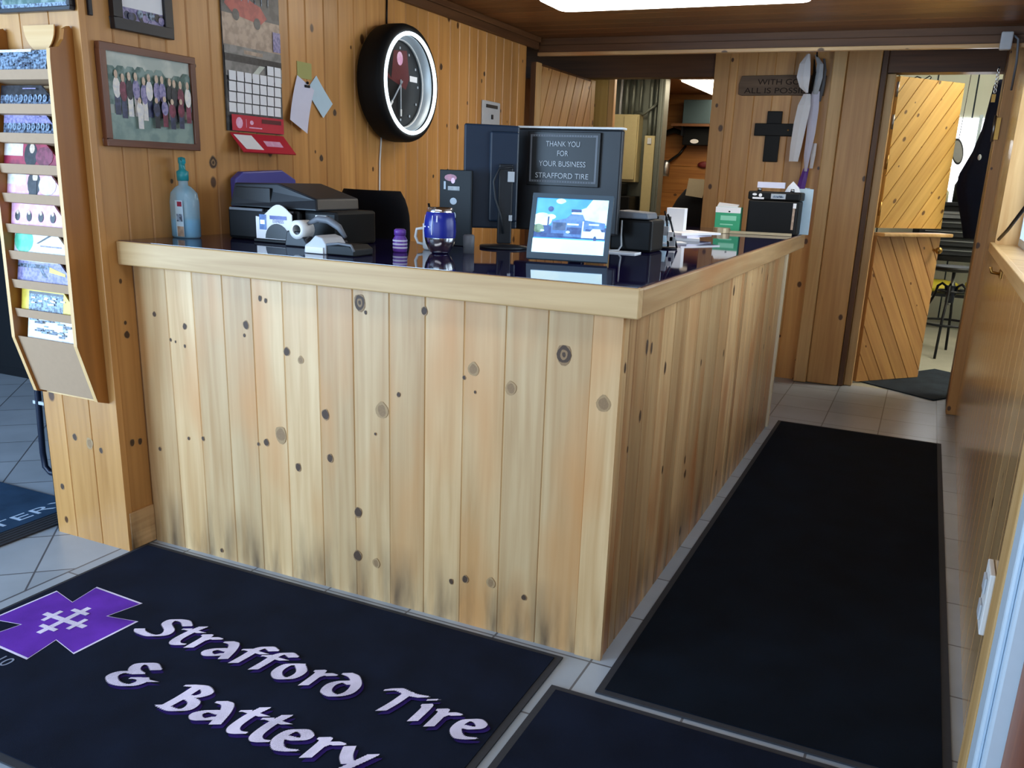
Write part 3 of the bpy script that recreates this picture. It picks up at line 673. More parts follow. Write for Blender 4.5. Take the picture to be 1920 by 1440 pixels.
def magazine(i, zt, z0, x0, x1, m):
    y0 = yf(z0) + .020; lean = .016
    t = thing(m[0], m[1], m[0], (-1.9, y0, z0 - .022), 'magazines and papers in the wall rack')
    b = MB(P[m[2]]); h = zt - z0 + .022
    n = V((0, -h, 0)); up = V((0, lean, h)).normalized()
    o = V((x0, y0, z0 - .022)); w = x1 - x0
    tr = w * (1 if zt > 1.6 or zt < .85 else .76); b.prism([o, o + V((w, 0, 0)), o + V((w, 0, 0)) + up * h * .45, o + V((tr, 0, 0)) + up * h, o + up * h], (0, .006, 0)); b.build('pages', t)
    b = MB(P[m[2]]); c = Card(b, o, (1, 0, 0), up)
    return t, b, c, w, h
R2 = random.Random(3)
spec = [(1.632, 1.573, -2.034, -1.80), (1.532, 1.475, -2.02, -1.785), (1.452, 1.39, -2.02, -1.78), (1.362, 1.297, -2.034, -1.785), (1.277, 1.207, -2.034, -1.785), (1.186, 1.111, -2.03, -1.785), (1.094, 1.026, -2.03, -1.785), (1.0, .933, -2.03, -1.78), (.918, .838, -2.025, -1.785), (.815, .743, -2.01, -1.77)]
for i, ((zt, z0, x0, x1), m) in enumerate(zip(spec, mags)):
    t, b, c, w, h = magazine(i, zt, z0, x0, x1, m); A = P[m[2]]; B_ = P[m[3]]
    vis = .035
    tr = w if i in (0, 9) else w * .76
    c.poly(A, [(0, 0), (w, 0), (w, h * .45), (tr, h), (0, h)])
    if i in (0, 9):
        for k in range(26): 
            x = R2.uniform(.01, w - .05); y = R2.uniform(.03, h - .012); c.rect(P['newsd' if k % 2 else 'news'], x, y, x + R2.uniform(.012, .04), y + R2.uniform(.003, .008))
        c.rect(P['white'], 0, h - .008, w * .75, h)
    elif i in (1, 2):
        c.poly(B_, [(0, h * .62), (w * .92, h * .62), (w * .76, h), (0, h)])
        for k in range(9): c.ell(P['news'], .03 + k * .022, h * .5, .009, .012); c.ell(P['newsd'], .03 + k * .022, h * .5, .004, .006)
        c.rect(P['lav'], w * .45, h * .84, w * .7, h * .88)
    elif i in (3, 4):
        c.rect(P['white'], 0, h * .55, w * .35, h); c.ell(P['black'], w * .5, h * .6, .03, .04); c.ell(P['skin'], w * .52, h * .82, .012, .015); c.ell(P['white' if i == 4 else 'maroon'], w * .75, h * .55, .04, .03)
        if i == 4: c.rect(P['black'], w * .42, 0, w * .56, h * .7)
    elif i == 5:
        c.rect(P['lav'], 0, h * .9, w * .76, h)
        for k in range(4): c.ell(P['black'], .03 + k * .055, h * .5, .012, .016); c.ell(P['skin'], .03 + k * .055, h * .62, .006, .007)
    elif i == 6:
        c.ell(B_, w * .18, h * .62, .045, .04, 16); c.poly(P['greyd'], [(w * .42, h * .55), (w * .46, h * .55), (w * .74, h * .9), (w * .68, h * .9)]); c.rect(P['lav'], w * .5, h * .45, w * .9, h * .5)
    elif i == 7:
        c.rect(P['newsd'], 0, h * .7, w * .6, h * .85); c.poly(P['newsd'], [(w * .5, h * .4), (w * .58, h * .4), (w * .45, h * .75), (w * .4, h * .75)]); c.poly(P['yellow'], [(w * .6, h * .6), (w * .9, h * .5), (w * .9, h * .6), (w * .6, h * .8)]); c.rect(P['white'], 0, h * .93, w * .76, h)
    elif i == 8:
        c.rect(P['news'], w * .15, 0, w * .82, h * .8); c.rect(P['greyd'], w * .15, h * .72, w * .82, h * .8)
        for k in range(12): x = w * .2 + R2.random() * w * .6; y = h * (.4 + R2.random() * .28); c.rect(P['white'], x, y, x + .018, y + .005)
    b.build('cover', t)

# ================================================================ ON THE LEFT WALL
def picture(name, label, o, u, v, w, h, bw, dep, fm, draw, cat='picture', mat_=None, rot=0):
    o, u, v = V(o), V(u), V(v); n = u.cross(v)
    if rot:
        q = Matrix.Rotation(rot, 3, n); u, v = q @ u, q @ v
    t = thing(name, label, cat, o)
    b = MB(fm)
    for x0, y0, x1, y1 in ((0, 0, w, bw), (0, h - bw, w, h), (0, bw, bw, h - bw), (w - bw, bw, w, h - bw)):
        b.newboard(); b.prism([o + u * a + v * c for a, c in ((x0, y0), (x1, y0), (x1, y1), (x0, y1))], n * dep)
    b.build('frame', t, bevel=.002)
    b = MB(mat_ or PAPER); b.prism([o + u * a + v * c + n * .002 for a, c in ((bw, bw), (w - bw, bw), (w - bw, h - bw), (bw, h - bw))], n * (dep * .4)); b.build('mount', t)
    b = MB(mat_ or PAPER); draw(Card(b, o + u * bw + v * bw + n * (.002 + dep * .4), u, v), w - 2 * bw, h - 2 * bw); b.build('print', t)
    return t
def group_photo(c, w, h):
    c.rect(P['sky'], 0, 0, w, h); rr = random.Random(5)
    for i in range(9): c.ell(P['trees'], w * (i + .5) / 9, h * .66, w * .1, h * rr.uniform(.13, .22), 10)
    c.rect(P['trees'], 0, h * .4, w, h * .72); c.rect(P['grass'], 0, 0, w, h * .3)
    ms = ['white', 'navy', 'lav', 'white', 'black', 'white', 'maroon', 'white', 'lav', 'maroon']
    for row, n, z0 in ((0, 12, .26), (1, 9, .16)):
        for i in range(n):
            x = w * (.06 + .9 * (i + .5) / n) + rr.uniform(-.004, .004); z = h * (z0 + rr.uniform(-.02, .03)); hh = h * (.5 if row == 0 else .36)
            if row and rr.random() < .4: continue
            c.rect(P[rr.choice(['navy', 'black', 'maroon', 'white'])], x - w * .03, z, x + w * .03, z + hh * .5)
            c.ell(P[rr.choice(ms)], x, z + hh * .62, w * .042, hh * .24); c.ell(P['skin'], x, z + hh * .92, w * .02, hh * .1)
picture('picture_frame', 'brown framed group photo of people before trees, above the sanitizer', (W + .001, -.07, 1.362), (0, 1, 0), (0, 0, 1), .385, .305, .022, .022, FRAMEN, group_photo)
def top_pic(c, w, h):
    c.rect(P['lav'], 0, 0, w, h * .62); c.rect(PAPER, 0, h * .17, w, h); rr = random.Random(2)
    for i in range(14): c.ell(P[rr.choice(['navy', 'lav', 'black', 'news'])], rr.uniform(.01, w - .01), rr.uniform(.008, h * .12), .012, .012)
picture('picture_frame', 'small black framed print hung high above the group photo', (W + .001, -.005, 1.71), (0, 1, 0), (0, 0, 1), .235, .28, .034, .022, FRAMEB, top_pic, rot=.0)
def end_pic(c, w, h):
    c.rect(P['trees'], 0, 0, w, h); c.rect(P['greenp'], w * .3, h * .3, w * .7, h * .8); c.rect(P['newsd'], 0, 0, w * .3, h * .5)
picture('picture_frame', 'black framed dark picture with pale inner rim above the magazine rack', (-2.045, YE - .003, 1.742), (1, 0, 0), (0, 0, 1), .325, .26, .012, .02, FRAMEB,
        lambda c, w, h: (c.rect(P['news'], 0, 0, w, h), c.rect(P['trees'], .012, .012, w - .012, h - .012), c.rect(P['greenp'], w * .35, h * .2, w * .7, h)))
b = MB(PAPER); b.mat(RACKE); b.prism([(-1.87 + .068 * math.cos(a), YE - .012, 1.705 + .075 * math.sin(a)) for a in [math.pi + math.pi * i / 16 for i in range(17)]], (0, -.004, 0))
tag(b.build('paper_plate'), 'cream rounded paper tucked behind the top of the magazine rack', 'paper')
b = MB(FRAMEB); b.box(W + .001, W + .012, -.085, -.072, 1.735, 1.95); tag(b.build('wall_strip', bevel=.002), 'thin dark strip on the wall edge beside the small black print', 'strip')

# calendar
cal = thing('wall_calendar', 'long wall calendar with red footer and car photo above date grid', 'calendar', (W, .62, 1.36))
b = MB(P['greyd']); x = W + .002; b.box(x, x + .006, .468, .772, 1.44, 1.95); b.build('backing', cal, bevel=.001)
b = MB(P['grey']); c = Card(b, (x + .006, .468, 1.44), (0, 1, 0), (0, 0, 1)); w, h = .304, .51
c.rect(P['tan'], 0, .29, w, h); c.rect(P['greyd'], 0, .40, w, h); c.poly(P['car'], [(.015, .43), (.03, .475), (.1, .47), (.2, .445), (.235, .41), (.2, .385), (.06, .4)]); c.ell(P['greyd'], .07, .4, .018, .02); c.ell(P['greyd'], .18, .385, .018, .02)
for k in range(5): c.rect(P['news'], .1 + k * .035, .45, .104 + k * .035, .51)
c.rect(P['lav'], .262, .3, w, .37); c.rect(P['grey'], 0, .265, w, .295); c.rect(P['tan'], .1, .272, .2, .285); c.rect(P['black'], 0, .235, w, .265)
c.rect(P['grey'], 0, .19, w, .24); c.poly(P['sky'], [(.12, .19), (.15, .19), (.21, .24), (.18, .24)])
b.build('photo_page', cal)
b = MB(P['greyd']); c = Card(b, (x + .0075, .468, 1.44), (0, 1, 0), (0, 0, 1)); c.rect(P['greyd'], 0, 0, w, .212)
for r in range(5):
    for k in range(7):
        if r == 4 and k < 5: continue
        c.rect(PAPER, .012 + k * .0405, .066 + r * .0365 - .0, .048 + k * .0405, .0985 + r * .0365)
c.rect(RED, .012, .002, w - .008, .058); c.ell(P['pink'], .05, .03, .018, .02); c.rect(P['pink'], .085, .015, .087, .045); c.ell(P['pink'], .115, .034, .01, .008); c.rect(P['pink'], .1, .014, .17, .018); c.rect(DRED, .17, .035, .28, .05)
b.build('date_page', cal)
b = MB(RED); o = V((x + .006, .478, 1.432)); up = V((.06, 0, -.066)).normalized()
b.prism([o, o + V((0, .29, 0)), o + V((0, .29, 0)) + up * .09, o + up * .09], (.004, 0, .003)); 
c = Card(b, o + V((.0045, 0, .0035)) + up * .088, (0, 1, 0), -up); c.poly(PAPER, [(.02, .01), (.115, .01), (.10, .078), (.005, .078)]); c.rect(P['pink'], .145, .028, .24, .055); b.build('footer_flap', cal)

# notes pinned to the wall
b = MB(flat('yellow_note', 'a9a668', .8, var=.05)); b.box(W + .0015, W + .003, .878, .968, 1.665, 1.727); tag(b.build('sticky_note'), 'faded yellow-green sticky note above the pinned receipts', 'note')
def note(name, label, ctr, w, h, rot, m, dx, curl):
    b = MB(m); u = V((0, math.cos(rot), math.sin(rot))); v = V((0, -math.sin(rot), math.cos(rot))); rings = []
    n = 8; top = V(ctr)
    for i in range(n + 1):
        s = i / n; off = dx + curl * s * s; p = top - v * h * s + V((off, 0, 0))
        rings.append([p - u * w / 2, p + u * w / 2, p + u * w / 2 + V((.0006, 0, 0)), p - u * w / 2 + V((.0006, 0, 0))])
    b.rings(rings, smooth=False); return tag(b.build(name), label, 'note')
note('hanging_receipt', 'long white receipt hanging tilted on the wall below the sticky note', (W, .925, 1.65), .115, .19, -.42, PAPERL, .006, .02)
note('hanging_receipt', 'short pale blue slip sticking out behind the long white receipt', (W, .965, 1.655), .09, .14, .75, PAPERB, .0025, .008)
b = MB(BLACK); b.box(W + .003, W + .012, .915, .945, 1.632, 1.642); b.ell((W + .011, .93, 1.65), .006, .006, .006); tag(b.build('binder_clip', bevel=.001), 'small black clip holding the receipts on the wall', 'clip')

# wheel clock with neon ring
cy_, cz_ = 1.515, 1.705
wh = thing('wheel_clock', 'black tyre wall clock with glowing white neon ring', 'clock', (W, cy_, 1.4))
b = MB(RUBBER); ro = .255
b.lathe((W, cy_, cz_), [(.19, .002), (.233, .002), (.25, .02), (ro, .045), (ro, .11), (.248, .13), (.234, .14), (.224, .138), (.221, .128), (.212, .124), (.2, .1), (.19, .002)], 'x', 56)
b.build('tyre', wh)
b = MB(NEON); b.tube([(W + .138, cy_ + .213 * math.cos(a), cz_ + .213 * math.sin(a)) for a in [2 * math.pi * i / 60 for i in range(60)]], .0085, 10, closed=True); b.build('neon_tube', wh)
b = MB(BLACKG); b.lathe((W, cy_, cz_), [(.0, .012), (.192, .012), (.192, .075), (.0, .075)], 'x', 48); b.build('dial', wh)
b = MB(flat('rim_silver', 'aebbc4', .35, metal=.35, var=.05)); b.lathe((W, cy_, cz_), [(.186, .076), (.193, .076), (.207, .122), (.203, .124), (.192, .084), (.187, .08)], 'x', 56); b.mat(WHITE).tube([(W + .082, cy_ + .19 * math.cos(a), cz_ + .19 * math.sin(a)) for a in [2 * math.pi * i / 60 for i in range(60)]], .004, 8, closed=True); b.build('rim', wh)  # white inner ring has the neon light on the rim put into its colour
b = MB(DRED); c = Card(b, (W + .0755, cy_, cz_), (0, 1, 0), (0, 0, 1)); c.ell(BLACKG, 0, 0, .184, .184, 40)
c.poly(DRED, [(-.07, .02), (-.05, .14), (.06, .15), (.08, .03), (.05, -.02), (-.02, .0), (-.14, .03), (-.145, .07)]); c.rect(PAPER, .085, .02, .15, .045); c.ell(P['pink'], .0, .11, .025, .03)
for k in range(12): a = k * math.pi / 6; c.rect(SILV, .155 * math.cos(a) - .005, .155 * math.sin(a) - .005, .155 * math.cos(a) + .005, .155 * math.sin(a) + .005)
b.build('dial_print', wh)
def hand(ang, l, w1):
    b = MB(SILV); d = V((0, math.sin(ang), math.cos(ang))); e = V((0, math.cos(ang), -math.sin(ang))); o = V((W + .08, cy_, cz_))
    b.prism([o - d * .02 - e * w1, o + d * l * .75 - e * w1, o + d * l - e * w1 * .3, o + d * l + e * w1 * .3, o + d * l * .75 + e * w1, o - d * .02 + e * w1], (.003, 0, 0))
    b.mat(WHITE); b.prism([o + d * l * .78 - e * w1 * 1.7, o + d * l - e * w1 * 1.2, o + d * l + e * w1 * 1.2, o + d * l * .78 + e * w1 * 1.7], (.004, 0, 0)); b.build('hand', wh)
hand(math.pi, .14, .003); hand(math.radians(222), .135, .0035)
b = MB(WHITE); b.tube([(W + .006, cy_ - .05, 1.47), (W + .006, cy_ - .065, 1.36), (W + .006, cy_ - .07, 1.2), (W + .007, cy_ - .065, 1.0), (W + .006, cy_ - .07, .8)], .004, 8); b.build('power_cord', wh)
b = MB(BLACK); b.tube([(W + .006, cy_ + .0, 1.955), (W + .005, cy_ + .005, 2.07)], .004, 8); b.build('hanging_wire', wh)
# thermostat-like plate
pl = thing('wall_plate', 'white wall plate with dark slot, above the monitors', 'plate', (W, 2.58, 1.59))
b = MB(LGRAY); b.box(W + .001, W + .012, 2.47, 2.69, 1.55, 1.722); b.build('plate', pl, bevel=.004)
b = MB(DGREY); b.box(W + .0122, W + .016, 2.51, 2.65, 1.685, 1.703); b.build('slot', pl); b = MB(DGREY); b.box(W + .0122, W + .02, 2.575, 2.59, 1.625, 1.65); b.build('switch', pl)
# closed board door leaf in the wall plane by the office opening
dl = thing('office_door', 'diagonal board door leaf at the far end of the clock wall', 'door', (-1.66, 3.6, 0))
b = MB(DARKW, 'z'); b.newboard(); b.box(-1.7, -1.665, 3.1, 4.13, .01, 1.995); b.build('slab', dl)
b = MB(DOORL); diag(b, (-1.665, 3.17, .02), (0, 1, 0), (0, 0, 1), (1, 0, 0), .88, 1.96, math.radians(66), .13, gap=.014, t=.01); b.build('diagonal_boards', dl)
b = MB(PINE_P, 'z'); b.newboard(); b.box(-1.665, -1.655, 3.1, 3.165, .01, 1.995); b.newboard(); b.box(-1.665, -1.655, 4.06, 4.13, .01, 1.995); b.build('stile', dl)
b = MB(DOORW, 'z'); b.newboard(); b.box(-1.80, -1.63, 4.36, 4.4, 0, 2.25); b.mat(PINE_B); b.newboard(); b.box(-1.63, -1.585, 4.35, 4.4, 0, 2.25); tag(b.build('board_panel', bevel=.003), 'plain yellow board panel between diagonal door and grey electrical box', 'panel')

# ================================================================ ON THE COUNTER
# hand sanitizer
sx, sy = -1.665, .2
sa = thing('sanitizer_bottle', 'clear pump bottle of blue gel on the left counter end', 'bottle', (sx, sy, HT))
b = MB(BOTTLE)
def oval(c, rx, ry, z, n=24): return [(c[0] + rx * math.cos(2 * math.pi * i / n), c[1] + ry * math.sin(2 * math.pi * i / n), z) for i in range(n)]
b.rings([oval((sx, sy), rx, ry, HT + z) for rx, ry, z in ((.05, .038, 0), (.054, .042, .006), (.054, .042, .12), (.048, .038, .15), (.03, .026, .168), (.016, .016, .175), (.016, .016, .19))]); b.build('bottle', sa)
b = MB(LIQ); b.rings([oval((sx, sy), rx, ry, HT + z) for rx, ry, z in ((.047, .035, .003), (.051, .039, .009), (.051, .039, .06), (.05, .038, .062))]); b.build('gel', sa)
b = MB(CYAN); b.lathe((sx, sy, HT + .19), [(.0, 0), (.019, 0), (.02, .03), (.011, .036), (.01, .055), (.012, .058), (.012, .075), (.0, .078)]); b.tube([(sx, sy, HT + .258), (sx + .03, sy - .02, HT + .26), (sx + .04, sy - .03, HT + .25)], .006, 8); b.build('pump', sa)
b = MB(WHITE); c = Card(b, (sx + .0, sy - .0425, HT + .006), (1, 0, 0), (0, 0, 1)); c.rect(PAPERB, .0, .0, .034, .12); c.rect(P['tan'], .004, 0, .033, .034); c.rect(P['news'], .004, .05, .03, .075); c.rect(P['redp'], .01, .1, .03, .116); b.build('label', sa)

# printer with bill tray
pr = thing('printer', 'black desktop printer on the counter in front of the purple folder', 'printer', (-1.3, .38, HT))
b = MB(BLACK); b.box(-1.56, -1.17, .29, .56, HT, HT + .11); b.build('body', pr, bevel=.012)
b = MB(DGREY); b.prism([(-1.545, .29, HT + .112), (-1.535, .31, HT + .19), (-1.30, .31, HT + .195), (-1.10, .31, HT + .15), (-1.08, .29, HT + .112)], (0, .24, 0)); b.build('lid', pr, bevel=.006)
b = MB(BLACKG); b.box(-1.515, -1.33, .298, .305, HT + .128, HT + .178); b.build('display', pr, bevel=.002)
b = MB(BLACK); b.box(-1.168, -1.0, .31, .54, HT, HT + .112); b.build('side_unit', pr, bevel=.01)
b = MB(MGRAY); b.box(-1.54, -1.36, .283, .29, HT + .1, HT + .108); b.box(-1.33, -1.2, .283, .29, HT + .1, HT + .106); b.build('seam_trim', pr)
b = MB(WHITE); b.box(-1.10, -1.045, .302, .31, HT + .075, HT + .098); b.build('sticker', pr)
b = MB(BLACK); b.tube([(-1.565, .4, HT + .09), (-1.6, .38, HT + .08), (-1.615, .36, HT + .04), (-1.61, .35, HT + .008), (-1.58, .33, HT + .006)], .005, 8); b.build('cable', pr)
cs = thing('bill_tray', 'white wave-topped card sign with blue square against the printer', 'sign', (-1.32, .26, HT))
o = V((-1.395, .245, HT)); 
b = MB(BLACK); b.prism([(-1.4, .25, HT), (-1.19, .25, HT), (-1.19, .278, HT), (-1.4, .278, HT)], (0, 0, .012)); b.build('base', cs, bevel=.003)
b = MB(PAPER); b.prism([(-1.395, .26, HT + .012)] + [(-1.395 + .195 * k / 12, .26, HT + .105 + .022 * math.sin((k / 12) * 5.6 - 2.0)) for k in range(13)] + [(-1.20, .26, HT + .012)], (0, .004, 0)); b.build('card', cs)
b = MB(BLACK); c = Card(b, (-1.395, .2595, HT + .012), (1, 0, 0), (0, 0, 1)); c.poly(BLACKG, [(.115 + .065 * math.cos(math.pi * k / 14), .002 + .05 * math.sin(math.pi * k / 14)) for k in range(15)]); c.rect(P['bldgd'], .02, .03, .058, .08); c.rect(P['cloud'], .025, .048, .05, .062); c.rect(BLUEL, .078, .066, .168, .078); b.build('print', cs)
b = MB(BLUEL); text_mesh(b, BLUEL, 'EXPRESS', (-1.272, .2588, HT + .066), (1, 0, 0), (0, 0, 1), .016); b.build('lettering', cs)
# purple folder
b = MB(BLUEP); b.prism([(-1.70, .46, HT), (-1.70, .80, HT), (-1.70, .80, HT + .2), (-1.70, .72, HT + .235), (-1.70, .5, HT + .225), (-1.70, .46, HT + .2)], (.03, 0, 0)); tag(b.build('folder', bevel=.006), 'blue-violet folder leaning on the wall behind the printer', 'folder')

# card terminal and tape dispenser
td = thing('tape_dispenser', 'grey tape dispenser with white roll between printer and card terminal', 'tape dispenser', (-1.06, .2, HT))
b = MB(DGREY); b.prism([(-1.15, .2, HT), (-.93, .2, HT), (-.935, .2, HT + .03), (-.99, .2, HT + .035), (-1.02, .2, HT + .015), (-1.06, .2, HT + .015), (-1.09, .2, HT + .05), (-1.14, .2, HT + .05)], (0, .05, 0)); b.build('base', td, bevel=.004)
b = MB(WHITE); b.lathe((-1.095, .195, HT + .055), [(.016, 0), (.03, 0), (.03, .055), (.016, .055), (.016, 0)], 'y', 24); b.build('tape_roll', td)
b = MB(MGRAY); b.tube([(-1.07, .225, HT + .075), (-1.03, .225, HT + .092), (-.99, .225, HT + .09), (-.95, .225, HT + .07), (-.925, .225, HT + .04)], [.006, .011, .012, .011, .006], 10); b.build('arm', td)
te = thing('card_terminal', 'small grey and white card terminal lying on the front counter', 'card terminal', (-.93, .1, HT))
b = MB(LGRAY); b.prism([(-1.01, .06, HT), (-.915, .06, HT), (-.915, .06, HT + .03), (-.93, .06, HT + .048), (-.96, .06, HT + .055), (-.985, .06, HT + .035), (-1.005, .06, HT + .024)], (0, .1, 0)); b.build('head', te, bevel=.004)
b = MB(PAPER); b.box(-1.0, -.925, .056, .06, HT + .002, HT + .02); b.build('sticker', te)
b = MB(BLACK); b.prism([(-.912, .06, HT), (-.80, .06, HT), (-.80, .06, HT + .02), (-.82, .06, HT + .032), (-.912, .06, HT + .03)], (0, .1, 0)); b.build('keypad', te, bevel=.004)
b = MB(MGRAY); b.tube([(-.91, .058, HT + .03), (-.86, .058, HT + .036), (-.81, .058, HT + .033), (-.798, .058, HT + .015)], .004, 8); b.build('rim', te)
b = MB(DGREY); b.tube([(-1.01, .11, HT + .01), (-1.04, .12, HT + .012), (-1.08, .15, HT + .03), (-1.1, .19, HT + .035)], .004, 8); b.build('cable', te)

td.location.x -= .09; te.location.x -= .05; te.scale = (.88, 1, 1); pr.scale = (.8, 1, 1); pr.location.x -= .052; cs.scale = (.78, 1, 1); cs.location.x -= .03
# purple bottle, tumbler, mug
px_, py_ = -.865, .31
pb = thing('bottle', 'small purple bottle on the counter left of the blue tumbler', 'bottle', (px_, py_, HT))
b = MB(PURPLE); b.lathe((px_, py_, HT), [(0, 0), (.021, 0), (.023, .005), (.023, .04), (.017, .05), (.017, .053), (0, .053)]); b.build('body', pb)
b = MB(PURPLE); b.lathe((px_, py_, HT + .053), [(0, 0), (.019, 0), (.019, .016), (.014, .02), (0, .02)]); b.build('cap', pb)
b = MB(PAPERL)
for k in range(3): b.lathe((px_, py_, HT + .012 + k * .011), [(.0234, 0), (.0237, .001), (.0237, .004), (.0234, .005)], n=20)
b.build('label', pb)
tx, ty = -.755, .375
tu = thing('tumbler', 'rounded cobalt blue tumbler with silver foot before the dark monitor', 'tumbler', (tx, ty, HT))
b = MB(CHROME); b.lathe((tx, ty, HT), [(0, 0), (.026, 0), (.034, .006), (.046, .03), (.05, .048), (.05, .05)], n=36); b.build('foot', tu)
b = MB(BLUEL); b.lathe((tx, ty, HT), [(.05, .05), (.052, .07), (.05, .1), (.045, .128), (.043, .13)], n=36); b.build('body', tu)
b = MB(CHROME); b.lathe((tx, ty, HT), [(.043, .13), (.042, .142), (.038, .144), (.036, .135), (0, .132)], n=36); b.build('lid', tu)
b = MB(PAPERL); 
for z0, z1, a0, a1 in ((.085, .12, 215, 222), (.082, .086, 224, 260), (.06, .12, 268, 271), (.1, .12, 285, 290)):
    rr_ = lambda z: .0525 if z < .09 else .0505 - (z - .1) * .15
    b = MB(PAPERL); b.rings([[(tx + (rr_(z) + .0006) * math.cos(math.radians(a)), ty + (rr_(z) + .0006) * math.sin(math.radians(a)), HT + z) for a in (a0, a1)] for z in (z0, (z0 + z1) / 2, z1)], caps=False); b.build('print', tu)
gx, gy = -.835, .47
mu = thing('mug', 'white mug half hidden behind the blue tumbler', 'mug', (gx, gy, HT))
b = MB(WHITE); b.lathe((gx, gy, HT), [(0, 0), (.03, 0), (.036, .005), (.037, .085), (.034, .086), (.033, .01), (0, .008)]); b.build('cup', mu)
b = MB(WHITE); b.tube([(gx - .035, gy - .005, HT + .07), (gx - .06, gy - .01, HT + .065), (gx - .065, gy - .01, HT + .04), (gx - .055, gy - .01, HT + .02), (gx - .036, gy - .005, HT + .016)], .005, 8); b.build('handle', mu)
b = MB(BLACK); b.tube([(gx + .0, gy, HT + .01), (gx - .02, gy + .01, HT + .12), (gx - .027, gy + .012, HT + .15)], .004, 8); tag(b.build('stirrer'), 'dark stirrer standing in the white mug', 'stirrer')
b = MB(LGRAY); b.mat(MGRAY).lathe((-.69, .45, HT), [(0, 0), (.018, 0), (.019, .055), (.015, .06), (0, .06)]); tag(b.build('canister'), 'pale canister just right of the blue tumbler', 'canister')
# dark placard
pc = thing('placard', 'upright black placard with pale symbols left of the monitors', 'sign', (-.88, .67, HT))
b = MB(BLACK); b.box(-.93, -.80, .67, .68, HT, HT + .262); b.build('board', pc, bevel=.002)
b = MB(SILV); c = Card(b, (-.93, .6695, HT), (1, 0, 0), (0, 0, 1)); c.rect(BLACK, .004, .01, .126, .258); c.ell(P['redp'], .045, .235, .025, .012); c.ell(P['pink'], .055, .225, .008, .01); c.rect(SILV, .018, .195, .026, .222); c.rect(P['grey'], .035, .192, .082, .206)
c.ell(SILV, .058, .155, .014, .012); c.rect(SILV, .03, .082, .042, .112); c.ell(SILV, .062, .105, .008, .012); c.ell(SILV, .062, .085, .008, .01); b.build('print', pc)
b = MB(BLACK); b.box(-.92, -.81, .68, .715, HT, HT + .008); b.build('foot', pc)

# monitors
ma = thing('monitor', 'dark blue-black monitor seen from behind, edge turned to the clock wall', 'monitor', (-.72, .70, HT))
q0, q1 = V((-.862, .72, 0)), V((-.70, .83, 0)); dd = (q1 - q0).normalized(); nn = V((dd.y, -dd.x, 0))
def slab(b, a0, a1, z0, z1, d0, d1): b.prism([q0 + dd * a0 + nn * d0 + V((0, 0, z0)), q0 + dd * a1 + nn * d0 + V((0, 0, z0)), q0 + dd * a1 + nn * d0 + V((0, 0, z1)), q0 + dd * a0 + nn * d0 + V((0, 0, z1))], nn * (d1 - d0))
ln = (q1 - q0).length
b = MB(MONI); slab(b, 0, ln, 1.135, 1.492, 0, .018); b.build('back_shell', ma, bevel=.006)
b = MB(MONI); slab(b, .09, ln - .002, 1.16, 1.47, .0185, .032); b.build('bulge', ma, bevel=.01)
b = MB(BLACKG); slab(b, .004, ln - .004, 1.14, 1.488, -.003, -.0005); b.build('screen', ma)
b = MB(DGREY); slab(b, ln * .62, ln * .88, HT + .012, 1.36, .0325, .05); b.build('stand', ma, bevel=.004)
b = MB(DGREY); b.lathe((-.70, .73, HT), [(0, 0), (.085, 0), (.085, .008), (.03, .012), (0, .012)], n=32); b.build('foot', ma)
b = MB(LGRAY); slab(b, ln * .78, ln * .9, 1.30, 1.335, .0505, .056); b.build('port_label', ma); b = MB(LGRAY); slab(b, ln * .82, ln * .88, 1.165, 1.185, .0505, .056); b.build('plug', ma)
b = MB(DGREY); k0 = q0 + dd * ln * .62 + nn * .056; b.tube([k0 + V((0, 0, 1.35)) + dd * .05, k0 + V((0, 0, 1.345)), k0 - dd * .02 + V((0, 0, 1.30)), k0 - dd * .012 + V((0, 0, 1.24)), k0 + dd * .01 + V((0, 0, 1.18)), k0 + dd * .02 + V((0, 0, 1.12))], .004, 8); b.build('cable', ma)
mb_ = thing('monitor', 'wide dark monitor back carrying the thank-you plaque', 'monitor', (-.5, .92, HT))
b = MB(DGREY); b.box(-.738, -.335, .895, .925, 1.13, 1.488); b.build('back_shell', mb_, bevel=.006)
b = MB(WHITE); b.box(-.735, -.33, .885, .93, 1.489, 1.4965); b.build('top_edge_glare', mb_, bevel=.003)  # white strip paints the ceiling light reflected along the monitor top
b = MB(BLACKG); b.box(-.69, -.345, .9255, .929, 1.14, 1.48); b.build('screen', mb_)
b = MB(DGREY); b.box(-.52, -.46, .905, .925, HT + .012, 1.13); b.build('stand', mb_, bevel=.004)
b = MB(DGREY); b.box(-.62, -.42, .84, .965, HT, HT + .012); b.build('foot', mb_, bevel=.004)
pq = thing('plaque', 'black plaque reading thank you for your business, on the monitor back', 'plaque', (-.52, .885, 1.3))
b = MB(BLACKG); b.box(-.69, -.41, .884, .893, 1.292, 1.478); b.build('board', pq, bevel=.002)
b = MB(SILV); c = Card(b, (-.69, .8838, 1.292), (1, 0, 0), (0, 0, 1)); w, h = .282, .186
c.rect(P['news'] if 0 else MGRAY, .012, .012, w - .012, h - .010); c.rect(BLACKG, .019, .019, w - .019, h - .017)
for k in range(24): c.rect(BLACKG, .02 + k * .0102, .013, .0225 + k * .0102, .018); c.rect(BLACKG, .02 + k * .0102, h - .016, .0225 + k * .0102, h - .0115)
b.build('border', pq)
b = MB(SILV)
for s, z, wd in (('THANK YOU', .136, .13), ('FOR', .104, .042), ('YOUR BUSINESS', .068, .18), ('STRAFFORD TIRE', .027, .205)): text_mesh(b, LGRAY, s, (-.55, .8815, 1.292 + z), (1, 0, 0), (0, 0, 1), .026, width=wd)
b.build('lettering', pq)

